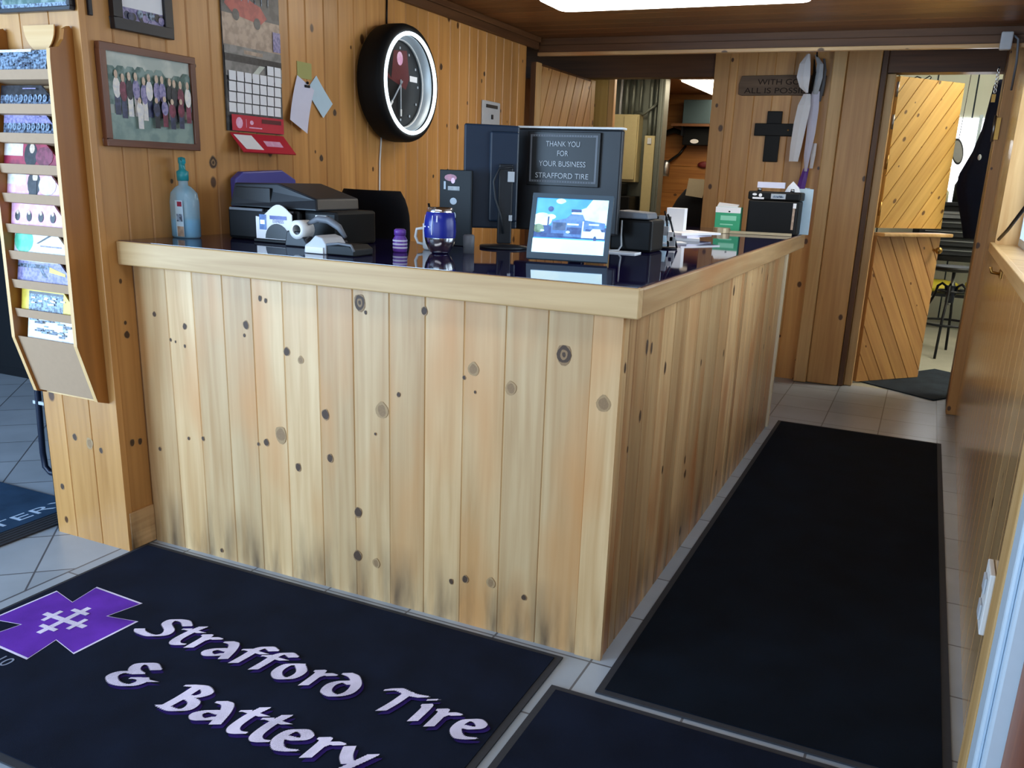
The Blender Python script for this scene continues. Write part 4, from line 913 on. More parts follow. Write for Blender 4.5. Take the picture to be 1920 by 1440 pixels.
# lit picture frame / tablet on the counter front
tb = thing('photo_frame', 'grey digital photo frame showing the shop front, at the counter edge', 'photo frame', (-.3, .3, HT))
o = V((-.445, .372, HT + .007)); u = V((.274, .055, 0)).normalized(); up = V((-.02, .10, .30)); up = (up - u * up.dot(u)).normalized(); n = u.cross(up)
w, h = .252, .206
b = MB(SLATE)
b.prism([o, o + u * w, o + u * w + up * h, o + up * h], n * -.014); b.build('case', tb, bevel=.003)
b = MB(SLATE)
for x0, y0, x1, y1 in ((0, 0, w, .02), (0, h - .014, w, h), (0, .02, .014, h - .014), (w - .014, .02, w, h - .014)): b.prism([o + u * x0 + up * y0, o + u * x1 + up * y0, o + u * x1 + up * y1, o + u * x0 + up * y1], n * .004)
b.build('bezel', tb, bevel=.001)
b = MB(P['ice']); c = Card(b, o + u * .014 + up * .02 + n * .0002, u, up, step=.0002); W_, H_ = w - .028, h - .034
c.rect(P['azure'], 0, 0, W_, H_); c.poly(P['cloud'], [(W_ * .5, H_ * .75), (W_ * .7, H_ * .85), (W_ * .78, H_), (W_, H_), (W_, H_ * .55), (W_ * .55, H_ * .6)])
c.ell(P['cloud'], W_ * .34, H_ * .95, W_ * .07, H_ * .05); c.ell(P['cloud'], W_ * .1, H_ * .6, W_ * .14, H_ * .13, 16); c.ell(P['cloud'], W_ * .22, H_ * .66, W_ * .07, H_ * .05); c.poly(P['azure'], [(W_ * .3, H_ * .86), (W_ * .55, H_ * .9), (W_ * .62, H_ * .97), (W_ * .4, H_ * .93)])
c.rect(P['bldgd'], 0, H_ * .28, W_, H_ * .5); c.ell(P['greenp'], W_ * .06, H_ * .44, W_ * .08, H_ * .08); c.ell(P['bldgd'], W_ * .21, H_ * .8, W_ * .04, H_ * .05); c.rect(P['bldgd'], W_ * .18, H_ * .5, W_ * .2, H_ * .66)
c.poly(P['bldg'], [(W_ * .24, H_ * .32), (W_ * .24, H_ * .58), (W_ * .44, H_ * .64), (W_ * .5, H_ * .72), (W_ * .66, H_ * .72), (W_ * .7, H_ * .62), (W_ * .98, H_ * .58), (W_ * .98, H_ * .3)])
c.rect(P['bldgd'], W_ * .5, H_ * .76, W_ * .64, H_ * .81); c.rect(P['cloud'], W_ * .46, H_ * .52, W_ * .62, H_ * .55); c.rect(P['bldgd'], W_ * .46, H_ * .36, W_ * .66, H_ * .48); c.rect(P['steelb'], W_ * .26, H_ * .42, W_ * .44, H_ * .56); c.rect(P['cloud'], W_ * .67, H_ * .3, W_ * .69, H_ * .6)
c.rect(P['bldgd'], W_ * .72, H_ * .38, W_ * .97, H_ * .46); c.rect(P['cloud'], W_ * .76, H_ * .53, W_ * .9, H_ * .56); c.rect(P['bldgd'], W_ * .18, H_ * .3, W_ * .42, H_ * .36); c.rect(P['ice'], W_ * .69, H_ * .3, W_ * .99, H_ * .42); c.poly(P['ice'], [(W_ * .78, H_ * .41), (W_ * .82, H_ * .47), (W_ * .92, H_ * .47), (W_ * .95, H_ * .41)]); c.ell(P['bldgd'], W_ * .86, H_ * .29, W_ * .022, H_ * .05)
c.ell(P['cloud'], W_ * .12, H_ * .4, W_ * .03, H_ * .02); c.ell(P['cloud'], W_ * .48, H_ * .39, W_ * .03, H_ * .025); c.rect(P['ice'], 0, 0, W_, H_ * .255)
b.build('screen', tb)
b = MB(DGREY); e0 = o + u * w * .5 - n * .0155 + up * .12; e1 = V((e0.x, e0.y + .05, HT + .003)); b.prism([e0 - u * .02, e0 + u * .02, e1 + u * .02, e1 - u * .02], (0, .004, 0)); 
b.build('easel_leg', tb)

# behind the frame: receipt printer, badge stand, glass beaker, papers
rp = thing('receipt_printer', 'black receipt printer with grey lid right of the monitors', 'printer', (-.31, 1.02, HT))
b = MB(BLACK); b.box(-.385, -.225, .97, 1.13, HT, HT + .115); b.build('body', rp, bevel=.01)
b = MB(MGRAY); b.prism([(-.37, .965, HT + .117), (-.24, .965, HT + .117), (-.245, .965, HT + .14), (-.36, .965, HT + .145)], (0, .12, 0)); b.build('lid', rp, bevel=.006)
b = MB(LGRAY); b.tube([(-.34, .966, HT + .11), (-.338, .962, HT + .06), (-.332, .955, HT + .02), (-.335, .93, HT + .005), (-.36, .9, HT + .005)], .0035, 8); b.build('cable', rp)
b = MB(PAPER); b.box(-.4, -.25, .86, .935, HT, HT + .004); tag(b.build('paper_slip'), 'white slip lying before the black receipt printer', 'paper')
ks = thing('key_stand', 'black stand hung with pale key tags beside the receipt printer', 'key stand', (-.235, 1.24, HT))
b = MB(BLKMET); b.tube([(-.235, 1.24, HT + .004), (-.25, 1.25, HT + .1), (-.265, 1.26, HT + .14)], .004, 8); b.lathe((-.235, 1.24, HT), [(0, 0), (.035, 0), (.035, .006), (0, .008)]); b.tube([(-.2, 1.24, HT + .005), (-.235, 1.25, HT + .1), (-.25, 1.25, HT + .13)], .004, 8); b.build('stand', ks)
for dx, z, m in ((-.03, .09, LGRAY), (-.012, .05, LGRAY), (.008, .03, PAPER), (.018, .012, LGRAY)):
    b = MB(m); b.box(-.235 + dx - .012, -.235 + dx + .012, 1.225, 1.229, HT + z, HT + z + .035); b.build('key_tag', ks, bevel=.001)
gb = thing('beaker', 'clear glass holding pale blue paper, before the white paper pile', 'glass', (-.345, 1.52, HT))
b = MB(CLEAR); b.lathe((-.345, 1.52, HT), [(0, 0), (.03, 0), (.032, .003), (.034, .095), (.0315, .095), (.03, .006), (0, .005)]); b.build('glass', gb)
b = MB(PAPERB); b.lathe((-.345, 1.52, HT), [(0, .007), (.027, .007), (.029, .08), (0, .08)]); b.build('filling', gb)
b = MB(DGREY); b.lathe((-.345, 1.52, HT + .0955), [(.0, 0), (.036, 0), (.036, .014), (0, .016)]); b.build('lid', gb)
def sheet(label, cx, cy, rot, z, w=.216, h=.28, m=PAPER, t_=.003, name='paper_stack'):
    b = MB(m); ca, sa = math.cos(rot), math.sin(rot)
    b.prism([(cx + ca * x - sa * y, cy + sa * x + ca * y, z) for x, y in ((-w / 2, -h / 2), (w / 2, -h / 2), (w / 2, h / 2), (-w / 2, h / 2))], (0, 0, t_)); return tag(b.build(name), label, 'paper', 'papers on the right counter arm')
sheet('bottom sheaf of the white paper pile on the right counter arm', -.36, 1.86, .25, HT, .19, .26, t_=.012)
sheet('middle sheaf of the white paper pile on the right counter arm', -.355, 1.88, -.2, HT + .0125, .19, .26, m=PAPERL, t_=.010)
sheet('top sheaf of the white paper pile, fanned towards the green box', -.335, 1.9, -.5, HT + .023, .19, .26, t_=.009)
sheet('small loose white slip lying in front of the paper pile', -.30, 1.6, .5, HT, .07, .09, name='paper_slip')
b = MB(PAPER); b.box(-.435, -.35, 1.9, 1.95, HT + .0325, HT + .135)
tag(b.build('paper_box', bevel=.002), 'upright white box standing on the paper pile', 'box')
gr = thing('brochure_box', 'green and white printed box standing left of the car battery', 'box', (-.31, 2.62, HT))
b = MB(GREEN); b.box(-.385, -.25, 2.7, 2.76, HT, HT + .13); b.build('box', gr, bevel=.002)
b = MB(PAPER); c = Card(b, (-.385, 2.6995, HT), (1, 0, 0), (0, 0, 1)); c.rect(PAPER, 0, .1, .135, .13); c.rect(LGREEN, .03, .06, .115, .085); c.rect(LGREEN, .03, .035, .1, .042); c.ell(BLACK, .075, .107, .006, .004); b.build('print', gr)
b = MB(PAPER); b.prism([(-.38, 2.71, HT + .1305), (-.27, 2.71, HT + .1305), (-.27, 2.75, HT + .14), (-.38, 2.75, HT + .148)], (0, 0, .004)); b.mat(P['pink']); tag(b.build('paper_slip'), 'white slips lying on the green and white box', 'paper')
# car battery
ba = thing('car_battery', 'black car battery with pale labels at the far counter end', 'battery', (-.08, 2.7, HT))
b = MB(BLACK); b.box(-.215, .045, 2.70, 2.87, HT, HT + .175); b.build('case', ba, bevel=.008)
b = MB(BLACK); b.box(-.22, .05, 2.695, 2.875, HT + .176, HT + .22); b.build('cover', ba, bevel=.008)
for x in (-.17, .0):
    b = MB(STEEL); b.lathe((x, 2.74, HT + .221), [(0, 0), (.011, 0), (.009, .016), (0, .016)]); b.build('terminal', ba)
b = MB(LGRAY); c = Card(b, (-.215, 2.6945, HT + .176), (1, 0, 0), (0, 0, 1)); c.rect(PAPER, .02, .004, .08, .013); c.ell(PAPER, .03, .027, .012, .006); c.ell(PAPER, .06, .024, .009, .009); b.build('maker_label', ba)
b = MB(LGRAY); c = Card(b, (-.215, 2.6945, HT + .176), (1, 0, 0), (0, 0, 1)); c.rect(SILV, .115, .008, .19, .034); c.rect(P['news'], .125, .014, .18, .025); b.build('rating_label', ba)
b = MB(P['tan']); c = Card(b, (.018, 2.6995, HT + .03), (1, 0, 0), (0, 0, 1)); c.rect(P['tan'], 0, 0, .012, .13); c.rect(PAPER, 0, .11, .016, .135); b.build('side_label', ba)
sheet('crumpled white paper lying on top of the car battery, at left', -.12, 2.80, .1, HT + .221 + .017, .14, .1, PAPERL, .03)
b = MB(PAPER); b.prism([(-.05, 2.81, HT + .2205), (.03, 2.81, HT + .2205), (.02, 2.81, HT + .245), (-.012, 2.81, HT + .276), (-.035, 2.81, HT + .25)], (0, .02, 0)); tag(b.build('paper_slip', bevel=.001), 'pointed white paper standing on the car battery', 'paper')
b = MB(PAPERB); b.prism([(.054, 2.89, HT), (.054, 3.02, HT), (.054, 3.02, HT + .245), (.054, 2.89, HT + .245)], (-.012, 0, 0)); b.mat(PAPERB); b.prism([(.0, 2.884, HT), (.09, 2.878, HT), (.09, 2.878, HT + .24), (.0, 2.884, HT + .24)], (0, .006, 0)); tag(b.build('folder', bevel=.002), 'light blue folder standing beside the car battery', 'folder')
# wrench
wr = MB(STEEL); zz = HT + .001
wr.mat(flat('tan_metal', 'b5a283', .4, metal=.6, var=.1))
ax = V((-.315, 2.56, zz)); bx = V((.035, 2.64, zz)); d = (bx - ax).normalized(); e = V((-d.y, d.x, 0))
wr.prism([ax + d * .03 - e * .012, bx - e * .014, bx + e * .014, ax + d * .03 + e * .012], (0, 0, .013))
jaw = []
for k in range(17):
    a = math.radians(200 - k * 25 + 0) if 0 else math.radians(-155 + k * 310 / 16 ); jaw.append((a))
outer = [ax + d * (.046 * math.cos(a + math.pi) * -1) + e * (.046 * math.sin(a)) for a in jaw]
inner = [ax + d * (.02 * math.cos(a + math.pi) * -1) + e * (.02 * math.sin(a)) for a in jaw[::-1]]
for i in range(16): wr.prism([outer[i], outer[i + 1], inner[15 - i], inner[16 - i]], (0, 0, .026))
tag(wr.build('wrench'), 'open-ended wrench lying before the car battery', 'wrench')
# chair behind the counter
ch = thing('office_chair', 'black office chair behind the counter beside the printer', 'chair', (-1.42, 1.15, 0))
def seatback(b, cx, cy, w, z0, z1, d, n=14):
    rings = []
    for j in range(n + 1):
        s = j / n; z = z0 + (z1 - z0) * s; ww = w * (1 - .22 * max(0, (s - .72) / .28) ** 2 - .12 * (1 - s)); ring = []
        k = 1 if 0 < j < n else .6
        for i in range(20):
            a = 2 * math.pi * i / 20; sx_, sy_ = math.copysign(abs(math.cos(a)) ** .5, math.cos(a)), math.copysign(abs(math.sin(a)) ** .6, math.sin(a))
            ring.append((cx + ww / 2 * sx_, cy + d / 2 * sy_ * k + .06 * (2 * sx_ * .5) ** 2 * 1 - .05 * s, z))
        rings.append(ring)
    b.rings(rings)
b = MB(BLKFAB); seatback(b, -1.49, 1.06, .36, .78, 1.24, .07); b.build('backrest', ch)
b = MB(BLKFAB); b.rings([[(-1.46 + .24 * k * math.copysign(abs(math.cos(a)) ** .5, math.cos(a)), 1.3 + .23 * k * math.copysign(abs(math.sin(a)) ** .5, math.sin(a)), z) for a in [2 * math.pi * i / 24 for i in range(24)]] for k, z in ((.9, .6), (1, .62), (1, .67), (.92, .69))]); b.build('seat', ch)
b = MB(BLACK); b.box(-1.49, -1.43, 1.075, 1.1, .56, .85); b.box(-1.49, -1.43, 1.09, 1.3, .56, .59); b.build('back_bracket', ch, bevel=.006)
b = MB(CHROME); b.cyl((-1.46, 1.3, .1), (-1.46, 1.3, .595), .025); b.build('gas_post', ch)
for k in range(5):
    a = 2 * math.pi * k / 5; e_ = (-1.46 + .2 * math.cos(a), 1.3 + .2 * math.sin(a))
    b = MB(BLACK); b.tube([(-1.46, 1.3, .11), (e_[0], e_[1], .075)], [.025, .016], 8); lg = b.build('leg', ch)
    b = MB(BLACK); b.lathe((e_[0], e_[1] - .012, .028), [(0, 0), (.026, 0), (.026, .024), (0, .024)], 'y', 16); b.build('caster', lg)

# ================================================================ BACK WALL ITEMS
yw = 4.1505
sg = thing('wall_sign', 'dark weathered board sign with burnt lettering above the black cross', 'sign', (-.35, yw, 1.9))
b = MB(SIGNW, 'x'); b.newboard(); b.prism([(-.625, yw, 1.905), (-.6, yw, 1.897), (-.3, yw, 1.9), (-.07, yw, 1.896), (-.062, yw, 2.02), (-.3, yw, 2.026), (-.61, yw, 2.022), (-.628, yw, 1.97)], (0, -.018, 0)); b.build('board', sg, bevel=.004)
b = MB(INK); text_mesh(b, INK, 'WITH GOD', (-.34, yw - .0185, 1.966), (1, 0, 0), (0, 0, 1), .05, width=.32); text_mesh(b, INK, 'ALL IS POSSIBLE', (-.35, yw - .0185, 1.912), (1, 0, 0), (0, 0, 1), .05, width=.47); b.build('lettering', sg)
cr = thing('wall_cross', 'black wooden cross on the back wall boards under the sign', 'cross', (-.367, yw, 1.475))
b = MB(BLACK); b.box(-.415, -.318, yw - .02, yw, 1.475, 1.80); b.build('upright', cr, bevel=.004)
b = MB(BLACK); b.box(-.49, -.235, yw - .026, yw - .001, 1.642, 1.722); b.build('crossbar', cr, bevel=.004)
b = MB(BRASS); b.ell((-.267, yw - .027, 1.68), .006, .004, .006); b.build('stud', cr)
# bundle of papers hanging on the post
def hang(label, pts, dx, m, y, name='hanging_paper', w=.0012):
    """thin strip given by left-edge / right-edge pairs from top to bottom, bowed towards the room"""
    b = MB(m); n = len(pts); rings = []
    for i, (xa, xb, z) in enumerate(pts):
        yy = y - dx * math.sin(math.pi * i / (n - 1)); rings.append([(xa, yy, z), ((xa + xb) / 2, yy - .012, z), (xb, yy, z), (xb, yy + w, z), ((xa + xb) / 2, yy - .012 + w, z), (xa, yy + w, z)])
    b.rings(rings, smooth=False); return tag(b.build(name), label, 'paper', 'papers hanging on the back post')
b = MB(BLKMET); b.tube([(-.13, 4.149, 2.12), (-.13, 4.05, 2.13), (-.13, 4.04, 2.15)], .005, 8); tag(b.build('hook'), 'black hook above the papers hanging on the back post', 'hook')
hang('broad white leaf at the top of the papers hanging beside the sign', [(-.192, -.172, 2.14), (-.228, -.16, 2.08), (-.236, -.152, 2.0), (-.212, -.155, 1.94), (-.17, -.155, 1.905)], .02, PAPER, 4.04)
hang('dark-edged leaf right of the topmost hanging white paper', [(-.15, -.135, 2.14), (-.125, -.085, 2.08), (-.13, -.08, 2.0), (-.135, -.1, 1.9)], .025, LGRAY, 4.085)
hang('narrow grey strip at the right of the hanging papers', [(-.1, -.085, 2.12), (-.09, -.066, 2.05), (-.092, -.068, 1.95), (-.1, -.08, 1.86)], .015, MGRAY, 4.12)
hang('dark strip hanging between the top white leaves', [(-.15, -.142, 2.11), (-.142, -.122, 2.03), (-.15, -.128, 1.95), (-.17, -.14, 1.89)], .03, BLACK, 4.07)
hang('long white sheet hanging lowest, tilted toward the cross', [(-.185, -.14, 1.9), (-.21, -.13, 1.83), (-.222, -.14, 1.72), (-.228, -.155, 1.58), (-.228, -.17, 1.48)], .02, PAPER, 4.05)
hang('long lavender strip hanging down the middle of the papers', [(-.15, -.09, 1.92), (-.145, -.082, 1.8), (-.14, -.085, 1.66), (-.14, -.1, 1.52), (-.128, -.11, 1.42)], .015, PAPERL, 4.09)
hang('small white slip hanging at the right end of the papers', [(-.095, -.07, 1.6), (-.1, -.07, 1.52), (-.1, -.078, 1.44)], .008, PAPER, 4.11)
hang('dark purple ribbon hanging behind the car battery', [(-.135, -.1, 1.44), (-.155, -.105, 1.36), (-.178, -.12, 1.24)], .005, PURPLE, 4.1, 'hanging_ribbon')

# dutch door of the garage doorway, opened into the garage
ang = math.radians(48); hx, hy = .368, 4.285; du = V((math.cos(ang), math.sin(ang), 0)); dn = V((math.sin(ang), -math.cos(ang), 0))
def leaf(name, label, z0, z1, mat, a_, ang):
    du = V((math.cos(ang), math.sin(ang), 0)); dn = V((math.sin(ang), -math.cos(ang), 0)); w = .59; o = V((hx, hy, z0))
    t = thing(name, label, 'door', (hx, hy, z0))
    b = MB(mat, 'z'); b.newboard(); b.prism([o, o + du * w, o + du * w - dn * .03, o - dn * .03], (0, 0, z1 - z0)); b.build('slab', t)
    b = MB(mat); diag(b, o, du, V((0, 0, 1)), dn, w, z1 - z0, a_, .105, gap=.006, t=.008); b.build('diagonal_boards', t)
    return t, du, dn, w
t, du, dn, w = leaf('dutch_door_leaf', 'lower dutch door leaf with diagonal pine boards and ledge', .012, 1.02, DOORL, math.radians(-58), math.radians(48))
o = V((hx, hy, 1.0205)); b = MB(PINE_P, 'x'); b.newboard(); b.prism([o - dn * .05, o + du * (w + .05) - dn * .05, o + du * (w + .05) + dn * .07, o + dn * .07], (0, 0, .024)); b.build('ledge', t, bevel=.006)
k0 = V((hx, hy, .93)) + du * (w - .05)
b = MB(BRASS); b.tube([k0 + dn * .008, k0 + dn * .04], .009, 10); b.ell(k0 + dn * .055, .024, .024, .024); b.build('knob', t)
b = MB(BRASS); k1 = k0 + du * .052; b.prism([k1 + V((0, 0, -.06)), k1 - dn * .028 + V((0, 0, -.06)), k1 - dn * .028 + V((0, 0, .06)), k1 + V((0, 0, .06))], du * .003); b.build('latch', t)
b = MB(LGRAY); k2 = V((hx, hy, .02)) + du * (w + .001); b.prism([k2, k2 - dn * .03, k2 - dn * .03 + V((0, 0, .1)), k2 + V((0, 0, .1))], du * .012); b.build('bumper', t, bevel=.003)
t, du, dn, w = leaf('dutch_door_leaf', 'upper dutch door leaf of bright yellow diagonal pine boards', 1.075, 2.03, DOORW, math.radians(52), math.radians(49))
for z in (1.95, 1.75, 1.5, 1.2):
    b = MB(STEEL if z > 1.6 else BRASS); k = V((hx - .012, hy - .002, z)); b.cyl(k + dn * .014 - V((0, 0, .045)), k + dn * .014 + V((0, 0, .045)), .008, n=12)
    b.prism([k + du * .012 + dn * .009 + V((0, 0, zz_)) for zz_ in (-.04,)] + [k + du * .06 + dn * .009 - V((0, 0, .035)), k + du * .06 + dn * .009 + V((0, 0, .035)), k + du * .012 + dn * .009 + V((0, 0, .04))], dn * .003); b.build('hinge', t)
b = MB(BLKMET); pth = [V((.43, 4.7, 2.03)) + V((.05 * math.cos(a * 1.3) * 1.2 + a * .012, .02 * math.sin(a), .045 * math.sin(a * 1.7))) for a in [i * .5 for i in range(16)]]
b.tube(pth, .004, 8); tag(b.build('wire'), 'curled black wire above the upper dutch door leaf', 'wire')

# ================================================================ GARAGE
st = thing('bar_stool', 'black metal stool with round glossy seat beyond the dutch door', 'stool', (.93, 5.9, 0))
cx, cy = .93, 5.9
b = MB(BLACKG); b.lathe((cx, cy, .70), [(0, 0), (.15, .0), (.172, .012), (.175, .028), (.165, .038), (.1, .034), (0, .032)], n=36); b.build('seat', st)
b = MB(STEEL); b.cyl((cx, cy, .42), (cx, cy, .70), .014); b.build('screw_post', st)
b = MB(NAVYMET); b.cyl((cx, cy, .44), (cx, cy, .58), .034); b.build('hub', st)
b = MB(BLKMET); b.tube([(cx + .215 * math.cos(a), cy + .215 * math.sin(a), .27) for a in [2 * math.pi * i / 36 for i in range(36)]], .010, 8, closed=True); b.build('foot_ring', st)
b = MB(BLKMET); b.tube([(cx + .1 * math.cos(a), cy + .1 * math.sin(a), .535) for a in [2 * math.pi * i / 30 for i in range(30)]], .008, 8, closed=True); b.build('upper_ring', st)
for k in range(4):
    a = math.radians(-100 + 90 * k); d = V((math.cos(a), math.sin(a), 0)); o = V((cx, cy, 0))
    b = MB(BLKMET); b.tube([o + d * r + V((0, 0, z)) for r, z in ((.03, .5), (.045, .575), (.075, .595), (.105, .57), (.118, .5), (.15, .42), (.2, .33), (.22, .22), (.262, .0))], .011, 10); b.build('leg', st)
tc = thing('tool_bench', 'black steel tool bench with grey drawer fronts below the garage window', 'bench', (.95, 7.4, 0))
b = MB(BLACK); b.box(.55, 1.5, 7.15, 7.75, .69, 1.2); b.build('cabinet', tc, bevel=.006)
b = MB(BLKMET); b.box(.53, 1.52, 7.13, 7.77, 1.2, 1.235); b.build('top', tc, bevel=.004)
for k in range(5):
    z = 1.15 - k * .085
    b = MB(DGREY if k else MGRAY); b.box(.57 + .02 * k, 1.48, 7.135, 7.149, z - .062, z); d_ = b.build('drawer', tc, bevel=.003)
    b = MB(STEEL); b.box(.66, 1.38, 7.118, 7.134, z - .02, z - .012); b.build('handle', d_)
for x in (.58, 1.44):
    for y in (7.18, 7.7):
        b = MB(BLKMET); b.box(x, x + .04, y, y + .04, 0, .69); b.build('leg', tc)
b = MB(BLKMET); b.box(.56, 1.48, 7.16, 7.74, .35, .38); b.build('lower_shelf', tc)
yl = flat('yellow_plastic', 'c9b93a', .5, var=.15)
b = MB(yl); b.rings([[(.85 + .2 * k * math.copysign(abs(math.cos(a)) ** .6, math.cos(a)), 7.38 + .16 * k * math.copysign(abs(math.sin(a)) ** .6, math.sin(a)), z) for a in [2 * math.pi * i / 20 for i in range(20)]] for k, z in ((.85, .381), (1, .39), (1, .45), (.7, .48), (.3, .49))]); tag(b.build('jerry_can'), 'yellow plastic can on the bench lower shelf', 'can')
b = MB(yl); b.lathe((1.24, 7.36, .381), [(0, 0), (.12, 0), (.15, .05), (.15, .1), (.14, .1), (.12, .03), (0, .02)]); tag(b.build('tub'), 'yellow tub beside the yellow can on the bench shelf', 'tub')
# clutter on the bench
bt = [(.66, 'dark green bottle at the left end of the bench top', '2f3a22', .05, .2), (.77, 'cream bottle beside the dark green one on the bench', 'c8c8a8', .045, .14), (.885, 'black spray can in the middle of the bench top', '20221e', .035, .24), (1.01, 'olive oil jug right of the spray can on the bench', '4a5230', .055, .28)]
for x, lb, col, r, h in bt:
    t_ = thing('bottle', lb, 'bottle', (x, 7.3, 1.2355), 'bottles on the tool bench')
    m_ = flat('bottle_' + col, col, .35, var=.2, scale=20)
    b = MB(m_); b.lathe((x, 7.3, 1.2355), [(0, 0), (r, 0), (r, h * .65), (r * .45, h * .82), (r * .4, h * .9), (0, h * .9)], n=18); b.build('body', t_)
    b = MB(LGRAY); b.lathe((x, 7.3, 1.2355 + h * .9), [(0, 0), (r * .5, 0), (r * .5, h * .1), (0, h * .1)], n=14); b.build('cap', t_)
v_ = thing('bench_vise', 'dark bench vise on the right of the bench top', 'vise', (1.14, 7.32, 1.2355))
b = MB(BLKMET); b.box(1.08, 1.2, 7.26, 7.38, 1.2355, 1.3); b.box(1.09, 1.19, 7.24, 7.28, 1.3, 1.36); b.build('body', v_, bevel=.006)
b = MB(BLKMET); b.box(1.09, 1.19, 7.2, 7.235, 1.28, 1.36); b.build('jaw', v_, bevel=.004)
b = MB(STEEL); b.cyl((1.14, 7.14, 1.30), (1.14, 7.24, 1.30), .012); b.cyl((1.08, 7.15, 1.30), (1.2, 7.15, 1.30), .006); b.build('handle', v_)
# oval mirror hanging before the garage window
mi = thing('oval_mirror', 'dark-rimmed oval mirror hanging before the bright garage window', 'mirror', (.825, 7.2, 1.57))
def ovalr(k, y): return [(.825 + .05 * k * math.cos(a) - .02 * math.sin(a), y, 1.69 + .115 * k * math.sin(a)) for a in [2 * math.pi * i / 28 for i in range(28)]]
b = MB(DGREY); b.rings([ovalr(1, 7.2), ovalr(1.02, 7.19), ovalr(.9, 7.18), ovalr(.85, 7.186)], caps=False); b.rings([ovalr(1, 7.2), ovalr(.5, 7.205), ovalr(.05, 7.207)]); b.build('rim', mi)
b = MB(STEEL); b.rings([ovalr(.86, 7.186), ovalr(.84, 7.185)]); b.build('glass', mi)
b = MB(BLKMET); b.tube([(.82, 7.2, 1.8), (.83, 7.22, 2.2), (.84, 7.24, 2.99)], .003, 6); b.build('hanger', mi)
# dark coat hanging inside the doorway
coat = thing('hanging_coat', 'dark navy coat hanging inside the garage doorway at right', 'coat', (.98, 4.75, 1.0))
b = MB(NAVYF); rings = []
for z, x, rx, ry in ((2.06, .995, .03, .03), (2.02, .985, .05, .05), (1.9, 1.0, .075, .07), (1.75, 1.0, .085, .08), (1.6, .985, .1, .09), (1.45, .96, .13, .1), (1.35, .965, .14, .1), (1.22, .985, .12, .1), (1.1, 1.0, .1, .09), (1.02, 1.01, .09, .08)):
    rings.append([(x + rx * math.cos(a) * (1 + .1 * math.sin(5 * a + z * 4)), 4.8 + ry * math.sin(a) * (1 + .1 * math.cos(4 * a + z * 3)), z) for a in [2 * math.pi * i / 28 for i in range(28)]])
b.rings(rings); b.build('cloth', coat)
b = MB(LGRAY); b.ell((.925, 4.72, 1.56), .012, .012, .02); b.build('button', coat)
b = MB(CHROME); b.tube([(.99, 4.8, 2.06), (.99, 4.8, 2.12), (1.02, 4.6, 2.14), (1.04, 4.29, 2.14)], .005, 8); b.build('hook', coat)
# hardware on the right doorway post
kc = thing('hanging_keys', 'bright chain of keys hanging at the top of the right doorway post', 'keys', (.9, 3.66, 1.8))
b = MB(CHROME)
for k in range(6): b.tube([(.905 + .006 * math.cos(a) , 3.655, 1.99 - k * .022 + .012 * math.sin(a)) for a in [2 * math.pi * i / 10 for i in range(10)]], .003, 6, closed=True)
b.build('chain', kc)
b = MB(BRASS); b.box(.893, .913, 3.652, 3.656, 1.82, 1.862); b.build('key', kc)
b = MB(BLKMET); b.cyl((.905, 3.671, 2.0), (.905, 3.64, 2.0), .005); b.build('peg', kc)
hg = thing('door_hinge', 'brass hinge plate on the front of the right doorway post', 'hinge', (.95, 3.668, 1.6))
b = MB(BRASS); b.box(.932, .962, 3.660, 3.6685, 1.62, 1.74); b.build('plate', hg, bevel=.001); b = MB(STEEL); b.cyl((.932, 3.66, 1.61), (.932, 3.66, 1.75), .007); b.build('pin', hg)
sn = thing('alarm_sensor', 'small grey sensor box in the ceiling corner over the doorway', 'sensor', (.9, 3.2, 2.03))
b = MB(LGRAY); b.box(.87, .925, 3.17, 3.21, 2.03, 2.115); b.build('box', sn, bevel=.006)
b = MB(MGRAY); b.tube([(.925, 3.19, 2.1), (.95, 3.19, 2.08), (.962, 3.22, 1.98), (.965, 3.3, 1.85)], .006, 8); b.build('cable', sn)

# ================================================================ RIGHT WALL ITEMS
ot = thing('wall_outlet', 'white outlet cover low on the varnished right wall', 'outlet', (.93, .15, .28))
b = MB(WHITE); b.T = RWT(); b.box(-.014, -.001, .09, .20, .29, .45); b.build('cover', ot, bevel=.003)
for z in (.335, .405):
    b = MB(LGRAY); b.T = RWT(); b.box(-.02, -.0145, .12, .17, z - .02, z + .02); b.build('socket', ot, bevel=.002)
hk = thing('wall_peg', 'brass peg with small plate under the right window sill', 'peg', (.95, 1.9, 1.0))
b = MB(BRASS); b.T = RWT(); b.box(-.006, -.001, 1.84, 1.95, 1.0, 1.03); b.build('plate', hk, bevel=.002); b = MB(BRASS); b.T = RWT(); b.tube([(-.006, 1.9, 1.015), (-.035, 1.9, 1.02), (-.042, 1.9, 1.04)], .006, 8); b.build('peg', hk)
b = MB(BLKMET); b.T = RWT(); b.tube([(.012, 2.72, 1.115), (.03, 2.5, 1.17), (.06, 2.1, 1.29)], .008, 8); tag(b.build('window_stay'), 'slanting black stay bar at the right window sill', 'stay')
# parked car outside the right window
car = thing('parked_car', 'pale car parked outside the right-hand window', 'car', (3.2, 2.5, -.1))
b = MB(flat('car_paint', 'b9d2e2', .25, var=.04)); b.prism([(2.2, y, z) for y, z in ((.2, .35), (.2, .85), (1.0, .95), (1.6, 1.4), (3.2, 1.42), (4.0, 1.0), (4.7, .9), (4.7, .35))], (1.6, 0, 0)); b.build('body', car, bevel=.05)
b = MB(BLACKG); b.prism([(2.19, y, z) for y, z in ((1.2, 1.0), (1.68, 1.34), (3.1, 1.36), (3.75, 1.02))], (.008, 0, 0)); b.build('side_window', car)
for y in (1.0, 3.9):
    b = MB(RUBBER); b.lathe((2.19, y, .22), [(0, 0), (.32, 0), (.32, .2), (0, .2)], 'x', 28); b.build('wheel', car)

